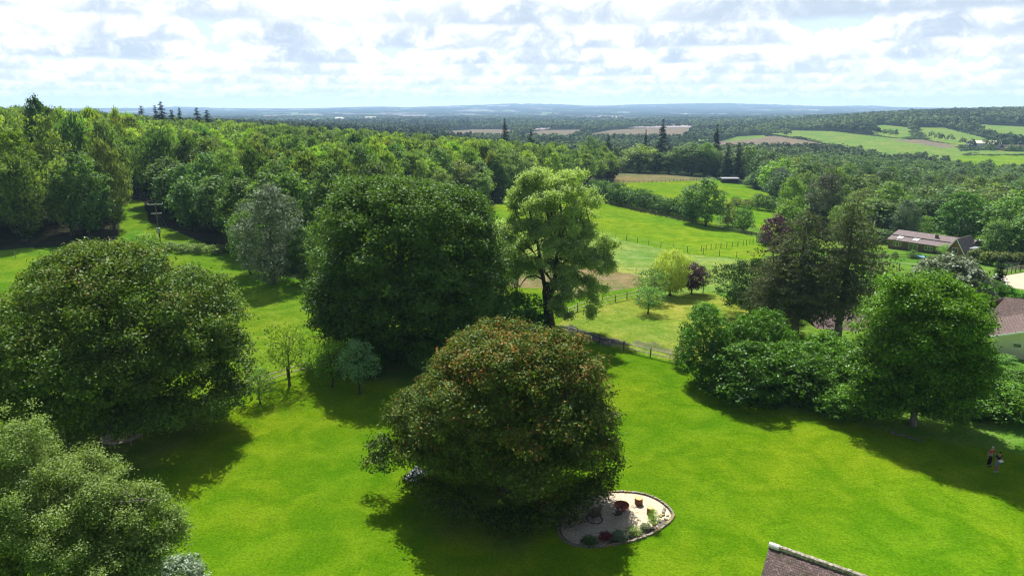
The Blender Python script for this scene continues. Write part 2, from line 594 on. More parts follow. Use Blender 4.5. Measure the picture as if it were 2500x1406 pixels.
BARK = bark_material('grey_brown_bark', (0.035, 0.028, 0.02), (0.12, 0.10, 0.075))
BARK_PALE = bark_material('pale_bark', (0.09, 0.08, 0.065), (0.25, 0.23, 0.19))
BARK_DEAD = bark_material('dead_twig_bark', (0.08, 0.07, 0.055), (0.20, 0.18, 0.15))
L_GREEN = leaf_material('broad_leaf', (0.018, 0.044, 0.011), (0.165, 0.235, 0.062), trans=0.38)
L_OAK = leaf_material('oak_leaf', (0.012, 0.032, 0.007), (0.090, 0.165, 0.020), trans=0.30)
L_SYC = leaf_material('maple_leaf', (0.014, 0.040, 0.006), (0.135, 0.215, 0.024), (0.19, 0.16, 0.05), 0.97, trans=0.28, gloss=0.08)
L_COPPER = leaf_material('copper_tipped_leaf', (0.016, 0.036, 0.010), (0.115, 0.17, 0.020), (0.30, 0.13, 0.04), 0.93, trans=0.25, gloss=0.06)
L_ASH = leaf_material('ash_leaf', (0.10, 0.17, 0.04), (0.36, 0.47, 0.17), trans=0.45, gloss=0.13)
L_CON = leaf_material('conifer_needle', (0.010, 0.024, 0.008), (0.036, 0.066, 0.018), trans=0.12, gloss=0.06)
L_DEAD = leaf_material('thin_larch_needle', (0.045, 0.045, 0.022), (0.125, 0.125, 0.062), trans=0.15, gloss=0.05)
L_PURPLE = leaf_material('purple_leaf', (0.012, 0.006, 0.009), (0.060, 0.022, 0.032), trans=0.2, gloss=0.12, warm=(1.5, 0.8, 0.9))
L_SILVER = leaf_material('silver_leaf', (0.05, 0.07, 0.045), (0.22, 0.25, 0.17), trans=0.2, gloss=0.14, warm=(1.1, 1.2, 0.7))
L_BIRCH = leaf_material('birch_leaf', (0.045, 0.085, 0.018), (0.22, 0.30, 0.08), trans=0.34, gloss=0.08)
L_LAUREL = leaf_material('laurel_leaf', (0.014, 0.045, 0.005), (0.115, 0.235, 0.012), trans=0.28, gloss=0.08, grough=0.33)
L_WILLOW = leaf_material('willow_leaf', (0.12, 0.17, 0.02), (0.42, 0.50, 0.09), trans=0.38)
L_YELLOW = leaf_material('golden_leaf', (0.20, 0.20, 0.01), (0.55, 0.50, 0.02), trans=0.35)


def unit(v):
    return v / np.maximum(np.linalg.norm(v, axis=-1, keepdims=True), 1e-9)


def leaf_arrays(P, N, T, S, aspect=0.55, fold=0.18):
    N = unit(N)
    T = unit(T - N * (T * N).sum(-1, keepdims=True))
    B = np.cross(N, T)
    S = S[:, None]
    v = np.stack([P - T * S, P + B * S * aspect + N * S * fold, P + T * S, P - B * S * aspect + N * S * fold], 1).reshape(-1, 3)
    q = np.arange(len(v), dtype=np.int32).reshape(-1, 4)
    return v, q


def fill(rng, lobes, n, per=8, spread=0.35, leaf=0.17, up=0.5, mode='any', inner=0.72, keep=None, flat=0.6, tmin=0.0, tmax=1.0,
         shell=(0.74, 1.06), zfrac=0.35, aspect=0.55, hbias=0.0):
    """leaves in small tufts over the surface of a set of overlapping boughs (lobes: n x 6, centre and radii)"""
    lobes = np.asarray(lobes, float)
    C, R = lobes[:, :3], lobes[:, 3:6]
    area = (R[:, 0] * R[:, 1] + R[:, 0] * R[:, 2] + R[:, 1] * R[:, 2])
    nc = max(1, n // per)
    idx = rng.choice(len(lobes), nc, p=area / area.sum())
    d = unit(rng.normal(size=(nc, 3)))
    flip = (d[:, 2] < -0.15) & (rng.random(nc) > zfrac)
    d[flip, 2] *= -1
    rad = rng.uniform(shell[0], shell[1], (nc, 1))
    c = C[idx] + d * R[idx] * rad
    if keep is not None:
        k = keep(c, rng)
        c, d, idx = c[k], d[k], idx[k]
    nc = len(c)
    ct = rng.random(nc)
    lobe_t = rng.normal(0, 0.10, len(lobes))[idx]
    off = rng.normal(size=(nc, per, 3)) * spread * np.array([1, 1, flat])
    P = (c[:, None, :] + off).reshape(-1, 3)
    dd = np.repeat(d, per, 0)
    m = len(P)
    N = dd * 0.55 + np.array([0, 0, up]) + rng.normal(size=(m, 3)) * 0.55
    if mode == 'any':
        T = rng.normal(size=(m, 3))
    elif mode == 'spray':
        T = dd * 0.8 + np.array([0, 0, 0.55]) + rng.normal(size=(m, 3)) * 0.35
        N = np.cross(T, rng.normal(size=(m, 3)))
    elif mode == 'hang':
        T = np.array([0, 0, -1.0]) + rng.normal(size=(m, 3)) * 0.18 + dd * 0.12
        N = dd + rng.normal(size=(m, 3)) * 0.7
    elif mode == 'conifer':
        h = dd * np.array([1, 1, 0])
        T = h * 1.0 + np.array([0, 0, -0.25]) + rng.normal(size=(m, 3)) * 0.4
    S = leaf * rng.uniform(0.7, 1.3, m)
    tint = np.repeat(ct * 0.55 + lobe_t, per) + rng.random(m) * 0.45
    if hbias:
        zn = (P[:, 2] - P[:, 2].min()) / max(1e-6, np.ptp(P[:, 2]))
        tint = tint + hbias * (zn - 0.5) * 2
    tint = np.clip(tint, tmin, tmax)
    v, q = leaf_arrays(P, N, T, S, aspect)
    return v, q, tint


def join_arrays(parts):
    vs, qs, ts = [], [], []
    o = 0
    for v, q, t in parts:
        vs.append(v)
        qs.append(q + o)
        ts.append(t)
        o += len(v)
    return np.concatenate(vs), np.concatenate(qs), np.concatenate(ts)


class Tubes:
    def __init__(self, sides=7):
        self.v, self.q, self.s, self.n = [], [], sides, 0

    def add(self, pts, radii, sides=None):
        s = sides or self.s
        pts = np.asarray(pts, float)
        k = len(pts)
        tan = np.gradient(pts, axis=0)
        tan = unit(tan)
        ref = np.array([0.3, 1, 0.1]) if abs(tan[0][2]) > 0.8 else np.array([0, 0, 1.0])
        for i in range(k):
            a = unit(np.cross(tan[i], ref))
            b = np.cross(tan[i], a)
            ang = np.arange(s) * 2 * PI / s
            self.v.append(pts[i] + (np.cos(ang)[:, None] * a + np.sin(ang)[:, None] * b) * radii[i])
        for i in range(k - 1):
            for j in range(s):
                b0 = self.n + i * s
                self.q.append((b0 + j, b0 + (j + 1) % s, b0 + s + (j + 1) % s, b0 + s + j))
        self.n += k * s

    def mesh(self, name, mat):
        return mesh_from(name, np.concatenate(self.v), np.array(self.q), smooth=True, mats=[mat])


def limb_path(rng, a, b, k=7, sag=0.0, wob=0.04, curve=0.25):
    a, b = np.asarray(a, float), np.asarray(b, float)
    t = np.linspace(0, 1, k)[:, None]
    L = np.linalg.norm(b - a)
    p = a + (b - a) * t
    p[:, 2] += (np.sin(t[:, 0] * PI) * curve * L * 0.35) - sag * L * t[:, 0] ** 2
    w = rng.normal(size=(k, 3)) * wob * L
    w[0] = w[-1] = 0
    return p + w


def skeleton(rng, lobes, top, r0, fork=0.3, nl=14, mat=BARK, base=(0, 0), lean=(0, 0), name='trunk', sides=8, twigs=2, flare=1.5):
    """tapered trunk with limbs reaching into the boughs"""
    T = Tubes(sides)
    k = 9
    t = np.linspace(0, 1, k)
    sp = np.stack([base[0] + lean[0] * t ** 1.5, base[1] + lean[1] * t ** 1.5, -0.15 + (top + .15) * t], -1)
    sp[1:-1, :2] += rng.normal(size=(k - 2, 2)) * r0 * 0.35
    rad = r0 * (1 - t * 0.86) * np.where(t < 0.05, flare, 1.0)
    T.add(sp, rad)
    lobes = np.asarray(lobes, float)
    sel = rng.permutation(len(lobes))[:nl]
    for i in sel:
        c, R = lobes[i, :3], lobes[i, 3:6]
        h = np.clip(fork + (c[2] / max(top, .1) - fork) * 0.55, fork * 0.9, 0.92)
        j = h * (k - 1)
        a = np.array([np.interp(j, np.arange(k), sp[:, d]) for d in range(3)])
        r = np.interp(j, np.arange(k), rad) * 0.55
        p = limb_path(rng, a, c)
        T.add(p, np.linspace(r, max(0.02, r * 0.22), len(p)), 6)
        for _ in range(twigs):
            e = c + unit(rng.normal(size=3)) * R * 0.85
            q = limb_path(rng, p[4], e, 5)
            T.add(q, np.linspace(r * 0.35, 0.015, 5), 4)
    return T.mesh(name, mat)


def envelope(rng, prof, depth=0.95, n=60, lr=1.8, push=0.62, wob=0.10, low=True, squash=0.8, core=True, under=1.0, sprigs=1.0):
    """boughs covering an outline. prof rows: z, left radius, right radius (top to bottom)"""
    p = np.asarray(sorted(prof), float)
    zs, L, R = p[:, 0], p[:, 1], p[:, 2]
    ph = rng.random(6) * 6.28

    def rad(z, f):
        l, r = np.interp(z, zs, L), np.interp(z, zs, R)
        D = 0.5 * (l + r) * depth * np.interp((z - zs[0]) / (zs[-1] - zs[0]), [0, .3, .6, 1], [under, .5 + under * .5, 1, 1])
        rx = np.where(np.cos(f) > 0, r, l)
        w = 1 + wob * (np.sin(2 * f + ph[0] + z * 0.5) * 0.5 + np.sin(3 * f + ph[1] - z * 0.8) * 0.35 + np.sin(5 * f + ph[2] + z) * 0.3) * np.abs(np.sin(f))
        return w / np.sqrt((np.cos(f) / np.maximum(rx, .05)) ** 2 + (np.sin(f) / np.maximum(D, .05)) ** 2)
    out = []
    zz = np.linspace(zs[0], zs[-1], 60)
    wgt = rad(zz, 0.0) + rad(zz, PI) + 0.3
    top = zs[-1]
    pts = np.zeros((0, 3))
    for i in range(n):
        best = None
        for _ in range(14):                       # keep the boughs apart
            z = rng.choice(zz, p=wgt / wgt.sum())
            f = rng.random() * 2 * PI
            if rng.random() < 0.22:               # crest
                z = top - rng.random() * lr * 1.2
            r0 = rad(z, f)
            s = lr * rng.uniform(0.55, 1.4) * min(1.0, 0.45 + r0 / (2.2 * lr))
            rr = max(0.0, r0 * rng.uniform(0.84, 1.05) - s * push)
            if z > top - lr and rng.random() < 0.6:
                rr *= math.sqrt(rng.random())
            c = np.array([math.cos(f) * rr, math.sin(f) * rr, min(z, top - s * squash * 0.9)])
            d = np.min(np.linalg.norm(pts - c, axis=1)) if len(pts) else 9e9
            if best is None or d > best[0]:
                best = (d, c, s)
        c, s = best[1], best[2]
        pts = np.vstack([pts, c])
        out.append((*c, s, s, s * squash))
    for i in range(int(n * sprigs)):               # stray sprays that break the outline
        z = rng.choice(zz, p=wgt / wgt.sum())
        f = rng.random() * 2 * PI
        if rng.random() < 0.25:
            z = top - rng.random() * lr
        r0 = rad(z, f) * rng.uniform(0.92, 1.10)
        if z > top - lr:
            r0 *= math.sqrt(rng.random())
            z += lr * 0.25
        s = lr * rng.uniform(0.25, 0.6)
        out.append((math.cos(f) * r0, math.sin(f) * r0, z, s, s, s * .8))
    if core:                                       # leafy inside, so light does not pass straight through
        for z in np.linspace(zs[0] + lr * .3, top - lr * 1.6, 5):
            r = 0.5 * (np.interp(z, zs, L) + np.interp(z, zs, R))
            off = 0.5 * (np.interp(z, zs, R) - np.interp(z, zs, L))
            out.append((off, 0, z, r * 0.62, r * 0.62 * depth, (top - zs[0]) * 0.16))

    def keep(P, g):
        f = np.arctan2(P[:, 1], P[:, 0])
        q = np.hypot(P[:, 0], P[:, 1]) / np.maximum(rad(P[:, 2], f), 0.2)
        topd = (top - P[:, 2]) / (top - zs[0])
        deep = (q < 0.55) & (topd > 0.22) & (topd < 0.72)
        return ~deep | (g.random(len(P)) < 0.40)
    return np.array(out), keep


def hero_prof(rows, Y, cpx):
    """outline rows (py, left px, right px) at forward distance Y -> z above ground, left and right radius"""
    b = at(cpx, Y)
    out = []
    for py, l, r in rows:
        z = z_at(py, Y)
        s = mpp(Y, z)
        cx = (cpx - 1250) * mpp(Y, b.z)
        out.append((z - b.z, max(0.3, cx - (l - 1250) * s), max(0.3, (r - 1250) * s - cx)))
    return b, out


def hero_tree(name, label, cat, seed, rows, Y, cpx, zbot, mat, n_lobes, lr, n, leaf, trunk_r, bark=BARK, depth=0.95, per=9, spread=0.35,
              mode='any', hbias=0.0, squash=0.8, wob=0.12, group=None, extra=None, fork=0.28, bot_r=None, under=0.6, **kw):
    rng = np.random.default_rng(seed)
    b, prof = hero_prof(rows, Y, cpx)
    lo = min(prof)
    prof = prof + [(zbot, lo[1] * (bot_r or 0.8), lo[2] * (bot_r or 0.8))]
    lobes, keep = envelope(rng, prof, depth, n_lobes, lr, squash=squash, wob=wob, under=under)
    if extra is not None:
        ex = []
        for (px, py, dy, rpx, rpy) in extra:
            z = z_at(py, Y + dy)
            s = mpp(Y + dy, z)
            ex.append(((px - 1250) * s - b.x, dy, z - b.z, rpx * s, (rpx + rpy) / 2 * s, rpy * s))
        lobes = np.vstack([lobes, ex])
    r = root(name, b, label, cat, group)
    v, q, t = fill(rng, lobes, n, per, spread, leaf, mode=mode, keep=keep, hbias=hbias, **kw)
    crown = link('crown', mesh_from('crown', v, q, tint=t, mats=[mat]), r)
    top = max(p[0] for p in prof)
    link('trunk', skeleton(rng, lobes[:n_lobes], top * 0.8, trunk_r, fork, min(18, n_lobes), bark), r)
    return r

# ------------------------------------------------------------------ the great trees
def build_heroes():
    hero_tree('maple_tree', 'broad dome-crowned maple with copper-tipped leaves on the lawn beside the gravel fire pit', 'tree', 11,
              [(822, 1150, 1380), (850, 1085, 1428), (900, 1055, 1462), (950, 1010, 1468), (1000, 965, 1482), (1050, 945, 1502)],
              44.5, 1235, 3.7, L_COPPER, 170, 0.95, 180000, 0.10, 0.42, per=9, spread=0.24, hbias=0.14, wob=0.20, zfrac=0.35, depth=.88, bot_r=.9, under=.86,
              extra=[(1440, 1205, -3, 36, 34), (1405, 1240, -4, 32, 28), (1370, 1262, -4, 40, 22), (1300, 1268, -5, 60, 22), (1475, 1185, -2, 26, 34), (1240, 1278, -5, 60, 18), (1090, 1215, -3, 50, 28), (1050, 1190, -2, 40, 30), (1485, 1090, -1, 34, 30), (1492, 1130, -2, 28, 26), (1475, 1160, -2, 34, 20), (935, 1090, -1, 36, 26), (915, 1135, 0, 30, 20), (955, 1115, -1, 44, 34), (1020, 1180, -3, 34, 24), (1060, 1215, -5, 40, 22), (1390, 1205, -3, 36, 22), (1230, 1262, -6, 60, 18), (1130, 1240, -6, 50, 20),
                     (1430, 1195, -2, 36, 24), (1330, 1250, -5, 50, 16)])
    hero_tree('maple_tree', 'huge round green maple with a curved bench round its trunk in deep shade', 'tree', 12,
              [(614, 190, 340), (650, 105, 400), (690, 85, 480), (740, 10, 545), (800, -15, 566), (860, -40, 578), (930, -60, 582)],
              54.8, 285, 3.6, L_SYC, 210, 1.1, 190000, 0.125, 0.55, per=9, spread=0.32, hbias=0.12, wob=0.14,
              under=.75, bot_r=.93, extra=[(560, 960, -1, 36, 30), (585, 965, 0, 30, 30), (540, 985, -3, 50, 30), (60, 1000, -5, 90, 40), (200, 1015, -7, 90, 30), (400, 1010, -6, 90, 34), (500, 1000, -5, 60, 34), (300, 1030, -7, 80, 24)])
    hero_tree('oak_tree', 'tall very dark green spreading oak standing between the field and the lawn', 'tree', 13,
              [(452, 870, 960), (470, 835, 1060), (490, 815, 1150), (520, 812, 1185), (560, 822, 1208), (610, 812, 1226), (660, 792, 1236), (710, 770, 1236), (750, 760, 1226), (785, 790, 1205)],
              73.5, 985, 3.2, L_OAK, 250, 1.25, 190000, 0.155, 0.6, per=9, spread=0.38, hbias=0.18, wob=0.12,
              under=.98, bot_r=.92, extra=[(1150, 810, -2, 50, 30), (850, 460, 0, 40, 24), (930, 462, 1, 60, 24), (1010, 478, 0, 60, 26), (1110, 482, 0, 60, 26), (1150, 500, 0, 40, 26), (790, 720, 0, 40, 34), (800, 640, 0, 40, 40), (850, 835, 0, 34, 34), (1000, 850, -3, 90, 34), (1100, 830, -2, 60, 34), (920, 845, -3, 50, 34)])
    hero_tree('hornbeam_tree', 'bright green layered broadleaf with a short bare trunk, beside the two people', 'tree', 14,
              [(682, 2230, 2310), (700, 2190, 2345), (730, 2160, 2365), (760, 2140, 2372), (800, 2122, 2368), (850, 2108, 2372), (900, 2095, 2380), (940, 2090, 2380)],
              55.0, 2228, 3.0, L_LAUREL, 130, 1.0, 110000, 0.115, 0.26, per=9, spread=0.30, hbias=0.15, squash=0.5, wob=0.34, bark=BARK_PALE,
              under=.8, bot_r=.9, extra=[(2150, 1000, -2, 50, 20), (2330, 1000, -2, 60, 20), (2120, 905, -1, 50, 16), (2100, 960, -1, 46, 20), (2385, 835, 0, 44, 12), (2408, 862, 0, 26, 7), (2370, 735, 0, 50, 14), (2395, 765, 0, 30, 10), (2180, 690, 0, 40, 14), (2130, 770, 0, 34, 16)])
    # the ash: open crown on visible limbs
    rng = np.random.default_rng(15)
    Y = 82.0
    b = at(1342, Y)
    cl = [(1290, 655, 2, 40, 24), (1345, 655, 2, 40, 26), (1410, 625, 2, 46, 30), (1395, 690, 1, 34, 30), (1230, 640, 1, 30, 26), (1480, 600, 1, 26, 26), (1340, 440, 0, 55, 22), (1290, 455, 1, 48, 24), (1400, 450, -1, 44, 24), (1265, 478, 0, 32, 20), (1440, 485, 0, 30, 20), (1360, 480, -2, 50, 26), (1310, 505, -2, 44, 26),
          (1270, 510, 1, 36, 20), (1420, 520, 1, 44, 26), (1380, 545, -2, 44, 28), (1440, 560, 0, 36, 24), (1250, 560, 0, 34, 22), (1300, 560, -2, 42, 26), (1235, 595, 0, 30, 20),
          (1280, 600, 1, 38, 24), (1350, 600, -2, 46, 28), (1410, 605, -1, 50, 28), (1470, 605, 0, 40, 24), (1480, 640, 0, 30, 18), (1440, 650, -1, 46, 24), (1385, 655, -2, 36, 22),
          (1255, 640, 0, 34, 20), (1300, 640, -1, 34, 20), (1250, 672, 0, 24, 14), (1370, 700, -2, 26, 34), (1358, 745, -2, 24, 30), (1380, 770, -2, 14, 14), (1430, 700, -1, 32, 22),
          (1450, 735, 0, 22, 26), (1440, 762, 0, 14, 14), (1462, 700, 0, 22, 16), (1400, 470, 3, 40, 26), (1300, 530, 4, 50, 40), (1400, 580, 4, 60, 40), (1340, 520, 2, 50, 40), (1250, 620, 3, 30, 24),
          (1330, 430, 2, 40, 14), (1385, 435, 1, 34, 14)]
    lob = []
    for px, py, dy, rx, ry in cl:
        z = z_at(py, Y + dy)
        s = mpp(Y, z)
        lob.append(((px - 1250) * s - b.x, dy * 1.2, z - b.z, rx * s, (rx + ry) / 2 * s, ry * s))
    lob = np.array(lob)
    # break each big bough into sprays
    sub = []
    for l in lob:
        for _ in range(8):
            d = unit(rng.normal(size=3)) * rng.uniform(0.3, 1.0)
            sub.append((*(l[:3] + d * l[3:6] * (1, 1, 1.25)), l[3] * .40, l[4] * .40, l[5] * .55))
    sub = np.array(sub)
    v, q, t = fill(rng, sub, 120000, 8, 0.30, 0.145, up=0.35, zfrac=0.7, shell=(0.3, 1.05), hbias=0.10, aspect=0.42)
    r = root('ash_tree', b, 'tall airy pale green ash with dark forked limbs showing, behind the post and rail fence', 'tree')
    link('crown', mesh_from('crown', v, q, tint=t, mats=[L_ASH]), r)
    T = Tubes(9)

    def P(px, py, dy=0.0):
        z = z_at(py, Y + dy)
        return np.array([(px - 1250) * mpp(Y, z) - b.x, dy, z - b.z])
    forks = [([(1342, 812), (1339, 770), (1337, 740), (1333, 715), (1336, 690)], 0.85, .45),
             ([(1336, 720), (1328, 690), (1322, 660), (1318, 630), (1312, 590), (1300, 550), (1290, 500), (1285, 460)], .30, .05),
             ([(1342, 730), (1352, 700), (1356, 670), (1358, 640), (1362, 600), (1372, 560), (1370, 510), (1360, 450)], .34, .05),
             ([(1355, 675), (1380, 640), (1400, 610), (1425, 580), (1440, 550), (1430, 500)], .24, .05),
             ([(1358, 690), (1385, 665), (1420, 650), (1450, 640), (1480, 625)], .17, .03),
             ([(1322, 680), (1305, 672), (1285, 678), (1275, 690), (1270, 700)], .13, .04),
             ([(1320, 665), (1300, 640), (1275, 610), (1250, 595)], .16, .04),
             ([(1310, 590), (1290, 560), (1262, 530), (1255, 500)], .14, .03),
             ([(1372, 570), (1395, 530), (1405, 490), (1400, 455)], .15, .03),
             ([(1362, 610), (1345, 570), (1335, 520), (1330, 460)], .17, .04),
             ([(1400, 660), (1430, 690), (1445, 720), (1448, 750)], .11, .03),
             ([(1345, 720), (1362, 700), (1372, 710), (1372, 745)], .12, .03)]
    for k, (pp, r0, r1) in enumerate(forks):
        pts = np.array([P(x, y, (0 if k < 3 else rng.normal(0, .5) * (i > 0))) for i, (x, y) in enumerate(pp)])
        t_ = np.linspace(0, 1, len(pts))
        rr = r0 + (r1 - r0) * t_ ** (0.5 if k == 0 else 1)
        T.add(pts, rr, 9 if k < 3 else 6)
    for l in lob:
        near = P(*[(1318, 630), (1358, 640), (1372, 560)][rng.integers(3)])
        T.add(limb_path(rng, near + (l[:3] - near) * 0.25, l[:3], 6), np.linspace(0.09, 0.02, 6), 5)
    link('trunk', T.mesh('trunk', BARK), r)


# ------------------------------------------------------------------ kinds of tree used more than once (unit size: 1 m high, 1 m wide before scaling)
PROTO = {}


def add_proto(name, crown, trunk, h, w):
    PROTO[name] = (crown, trunk, h, w)


def ball_prof(h, w, zb, fat=0.5):
    z = np.linspace(zb, h, 9)
    t = (z - zb) / (h - zb)
    r = w / 2 * np.sqrt(np.clip(1 - np.abs((t - (1 - fat)) / np.where(t > 1 - fat, fat, 1 - fat)) ** 2.3, 0.02, 1))
    return [(a, b, b) for a, b in zip(z, r)]


def proto_round(name, seed, mat, h=14, sprigs=1.0, w=10, zb=1.5, n=4200, nl=34, lr=1.7, leaf=0.36, per=6, spread=0.5, mode='any', squash=0.8, bark=BARK, fat=0.55, tr=0.28, depth=1.0, wob=0.25, hbias=.12, **kw):
    rng = np.random.default_rng(seed)
    lobes, keep = envelope(rng, ball_prof(h, w, zb, fat), depth, nl, lr, wob=wob, squash=squash, sprigs=sprigs)
    v, q, t = fill(rng, lobes, n, per, spread, leaf, mode=mode, keep=keep, hbias=hbias, **kw)
    add_proto(name, mesh_from('crown', v, q, tint=t, mats=[mat]), skeleton(rng, lobes[:nl], h * .75, tr, 0.25, 8, bark, sides=6, twigs=1), h, w)
    return v, q, t


def proto_spire(name, seed, mat, h=20, w=6, zb=1.0, n=5000, layers=26, leaf=0.40, power=0.9, droop=0.25, gap=0.0, per=6, spread=0.32, bark=BARK, hang=False, branches=True, tr=0.3, reach=None):
    """conifer: whorls of branches round a straight stem"""
    rng = np.random.default_rng(seed)
    T = Tubes(6)
    k = 8
    t = np.linspace(0, 1, k)
    T.add(np.stack([0.1 * np.sin(t * 3), 0 * t, -0.1 + (h * .97) * t], -1), tr * (1 - t * 0.93))
    P, D, CT = [], [], []
    for i in range(layers):
        f = (i + rng.random()) / layers
        z = zb + (h - zb) * f
        r = w / 2 * (1 - f) ** power + 0.12
        if reach:
            r = w / 2 * np.interp(f, reach[0], reach[1]) + 0.1
        nb = int(5 + 7 * (1 - f))
        for j in range(nb):
            if rng.random() < gap:
                continue
            a = rng.random() * 2 * PI
            L = r * rng.uniform(0.65, 1.12)
            m = max(2, int(L / 0.32))
            s = np.linspace(0.15, 1, m)
            bx = np.cos(a) * L * s
            by = np.sin(a) * L * s
            bz = z - droop * L * s ** 1.6 + rng.normal(0, 0.1)
            if branches:
                kk = 4
                ss = np.linspace(0, 1, kk)
                T.add(np.stack([np.cos(a) * L * ss, np.sin(a) * L * ss, z - droop * L * ss ** 1.6], -1), np.linspace(0.05, 0.012, kk) * (0.5 + tr), 3)
            P.append(np.stack([bx, by, bz], -1))
            D.append(np.tile([np.cos(a), np.sin(a), 0], (m, 1)))
            CT.append(np.full(m, rng.random()))
    P, D, CT = np.concatenate(P), np.concatenate(D), np.concatenate(CT)
    idx = rng.choice(len(P), n // per)
    Pc = P[idx]
    off = rng.normal(size=(len(idx), per, 3)) * spread * np.array([1, 1, .45 if not hang else 1.0])
    if hang:
        off[..., 2] = -np.abs(off[..., 2]) * 1.1
    PP = (Pc[:, None] + off).reshape(-1, 3)
    dd = np.repeat(D[idx], per, 0)
    m = len(PP)
    if hang:
        TT = np.array([0, 0, -1.0]) + dd * .25 + rng.normal(size=(m, 3)) * .35
        NN = rng.normal(size=(m, 3))
    else:
        TT = dd + np.array([0, 0, -droop]) + rng.normal(size=(m, 3)) * .5
        NN = np.array([0, 0, 1.0]) + rng.normal(size=(m, 3)) * .4
    S = leaf * rng.uniform(.6, 1.3, m)
    tint = np.clip(np.repeat(CT[idx] * .5, per) + rng.random(m) * .5, 0, 1)
    v, q = leaf_arrays(PP, NN, TT, S, 0.32)
    add_proto(name, mesh_from('crown', v, q, tint=tint, mats=[mat]), T.mesh('trunk', bark), h, w)


def build_protos():
    proto_round('broad1', 101, L_GREEN)
    proto_round('broad2', 102, L_GREEN, h=15, w=10, fat=0.5, nl=40, lr=1.5)
    proto_round('broad3', 103, L_GREEN, h=13, w=11, fat=0.6, nl=30, lr=1.9)
    proto_round('broad4', 104, L_GREEN, h=17, w=9, fat=0.42, nl=42, lr=1.5, n=4800)
    proto_round('feather1', 111, L_GREEN, h=17, w=8.5, fat=0.42, nl=46, lr=1.3, leaf=0.50, mode='spray', aspect=0.26, n=5200, hbias=.2)
    proto_round('feather2', 112, L_GREEN, h=16, w=9, fat=0.5, nl=40, lr=1.4, leaf=0.48, mode='spray', aspect=0.26, n=5200, hbias=.2)
    proto_round('feather3', 113, L_GREEN, h=18, w=8, fat=0.4, nl=50, lr=1.2, leaf=0.52, mode='spray', aspect=0.24, n=5200, hbias=.2)
    proto_round('airy1', 121, L_BIRCH, h=13, w=8, nl=50, lr=1.1, n=7000, leaf=0.20, spread=0.35, mode='hang', aspect=.5, bark=BARK_PALE)
    proto_round('silver1', 122, L_SILVER, h=14, w=10, zb=.3, nl=60, lr=1.3, n=16000, leaf=0.17, spread=0.3, per=7, fat=.72)
    proto_round('dense1', 123, L_OAK, h=14, w=9, nl=60, lr=1.2, n=9000, leaf=0.25, spread=0.3, zb=0.4, fat=.62)
    proto_round('bush1', 131, L_GREEN, h=4, w=5, zb=0.1, n=2600, nl=24, lr=0.9, leaf=0.17, spread=0.2, fat=.62, tr=.1)
    proto_round('bush2', 132, L_GREEN, h=4, w=5, zb=0.1, n=2600, nl=20, lr=1.0, leaf=0.17, spread=0.2, fat=.7, tr=.1)
    proto_round('laurel1', 133, L_LAUREL, h=6, w=7, zb=0.1, n=17000, nl=60, lr=0.85, leaf=0.125, spread=0.18, fat=.66, tr=.14, per=8)
    proto_round('laurel2', 134, L_LAUREL, h=6, w=7, zb=0.1, n=17000, nl=54, lr=0.9, leaf=0.125, spread=0.18, fat=.6, tr=.14, per=8)
    proto_round('apple1', 141, L_GREEN, h=4.4, w=4.6, zb=1.3, n=3600, nl=26, lr=0.6, leaf=0.10, spread=0.17, fat=.5, tr=.13, depth=1, zfrac=.7)
    proto_round('apple2', 142, L_GREEN, h=4.4, w=4.6, zb=1.4, n=2600, nl=22, lr=0.6, leaf=0.10, spread=0.2, fat=.45, tr=.13, mode='spray', zfrac=.8)
    proto_round('purple1', 143, L_PURPLE, h=6, w=4.5, zb=1.2, n=4200, nl=30, lr=.8, leaf=0.16, spread=0.2, fat=.55, tr=.12)
    proto_round('willow1', 144, L_WILLOW, h=7.5, w=6, zb=1.0, n=9000, nl=34, lr=.9, leaf=0.26, spread=0.28, mode='hang', aspect=.16, fat=.35, tr=.2, zfrac=1.0)
    proto_round('willow2', 145, L_GREEN, h=14, w=9, zb=0.6, n=8000, nl=40, lr=1.3, leaf=0.45, spread=0.45, mode='hang', aspect=.2, fat=.4, tr=.25, zfrac=1.0)
    proto_round('gold1', 146, L_YELLOW, h=3.5, w=4, zb=0.2, n=2600, nl=24, lr=.7, leaf=0.14, spread=0.16, fat=.6, tr=.08)
    proto_round('yew1', 147, L_LAUREL, h=8, w=4.4, zb=0.1, n=20000, nl=110, lr=.6, leaf=0.085, spread=0.10, fat=.5, tr=.12, per=8, wob=.05, squash=1.1, sprigs=0)
    proto_round('pine1', 148, L_CON, h=8, w=8, zb=1.6, n=15000, nl=50, lr=.85, leaf=0.17, spread=0.2, mode='spray', aspect=.25, fat=.5, tr=.2, per=9, zfrac=.8)
    proto_round('silver2', 149, L_SILVER, h=5, w=7, zb=.2, n=14000, nl=60, lr=.8, leaf=0.15, spread=0.16, fat=.6, tr=.12, per=8)
    proto_spire('giant1', 151, L_CON, h=26, w=9, n=9000, layers=44, power=.7, reach=([0, .12, .5, .8, 1], [.85, 1, .66, .34, .02]), leaf=.42)
    proto_spire('giant2', 152, L_CON, h=26, w=9, n=9000, layers=40, reach=([0, .1, .4, .75, 1], [.9, 1, .75, .45, .05]), leaf=.42)
    proto_spire('spruce1', 153, L_CON, h=20, w=7, n=5200, layers=30, power=.85)
    proto_spire('spruce2', 154, L_CON, h=18, w=6, n=4600, layers=26, power=.75, droop=.35)
    proto_spire('larch1', 155, L_DEAD, h=18, w=9, n=12500, layers=40, gap=.2, leaf=.19, spread=.28, hang=True, droop=.18, bark=BARK_DEAD, tr=.34, zb=3.6, per=7,
                reach=([0, .2, .5, .8, 1], [.65, 1, .85, .5, .05]))
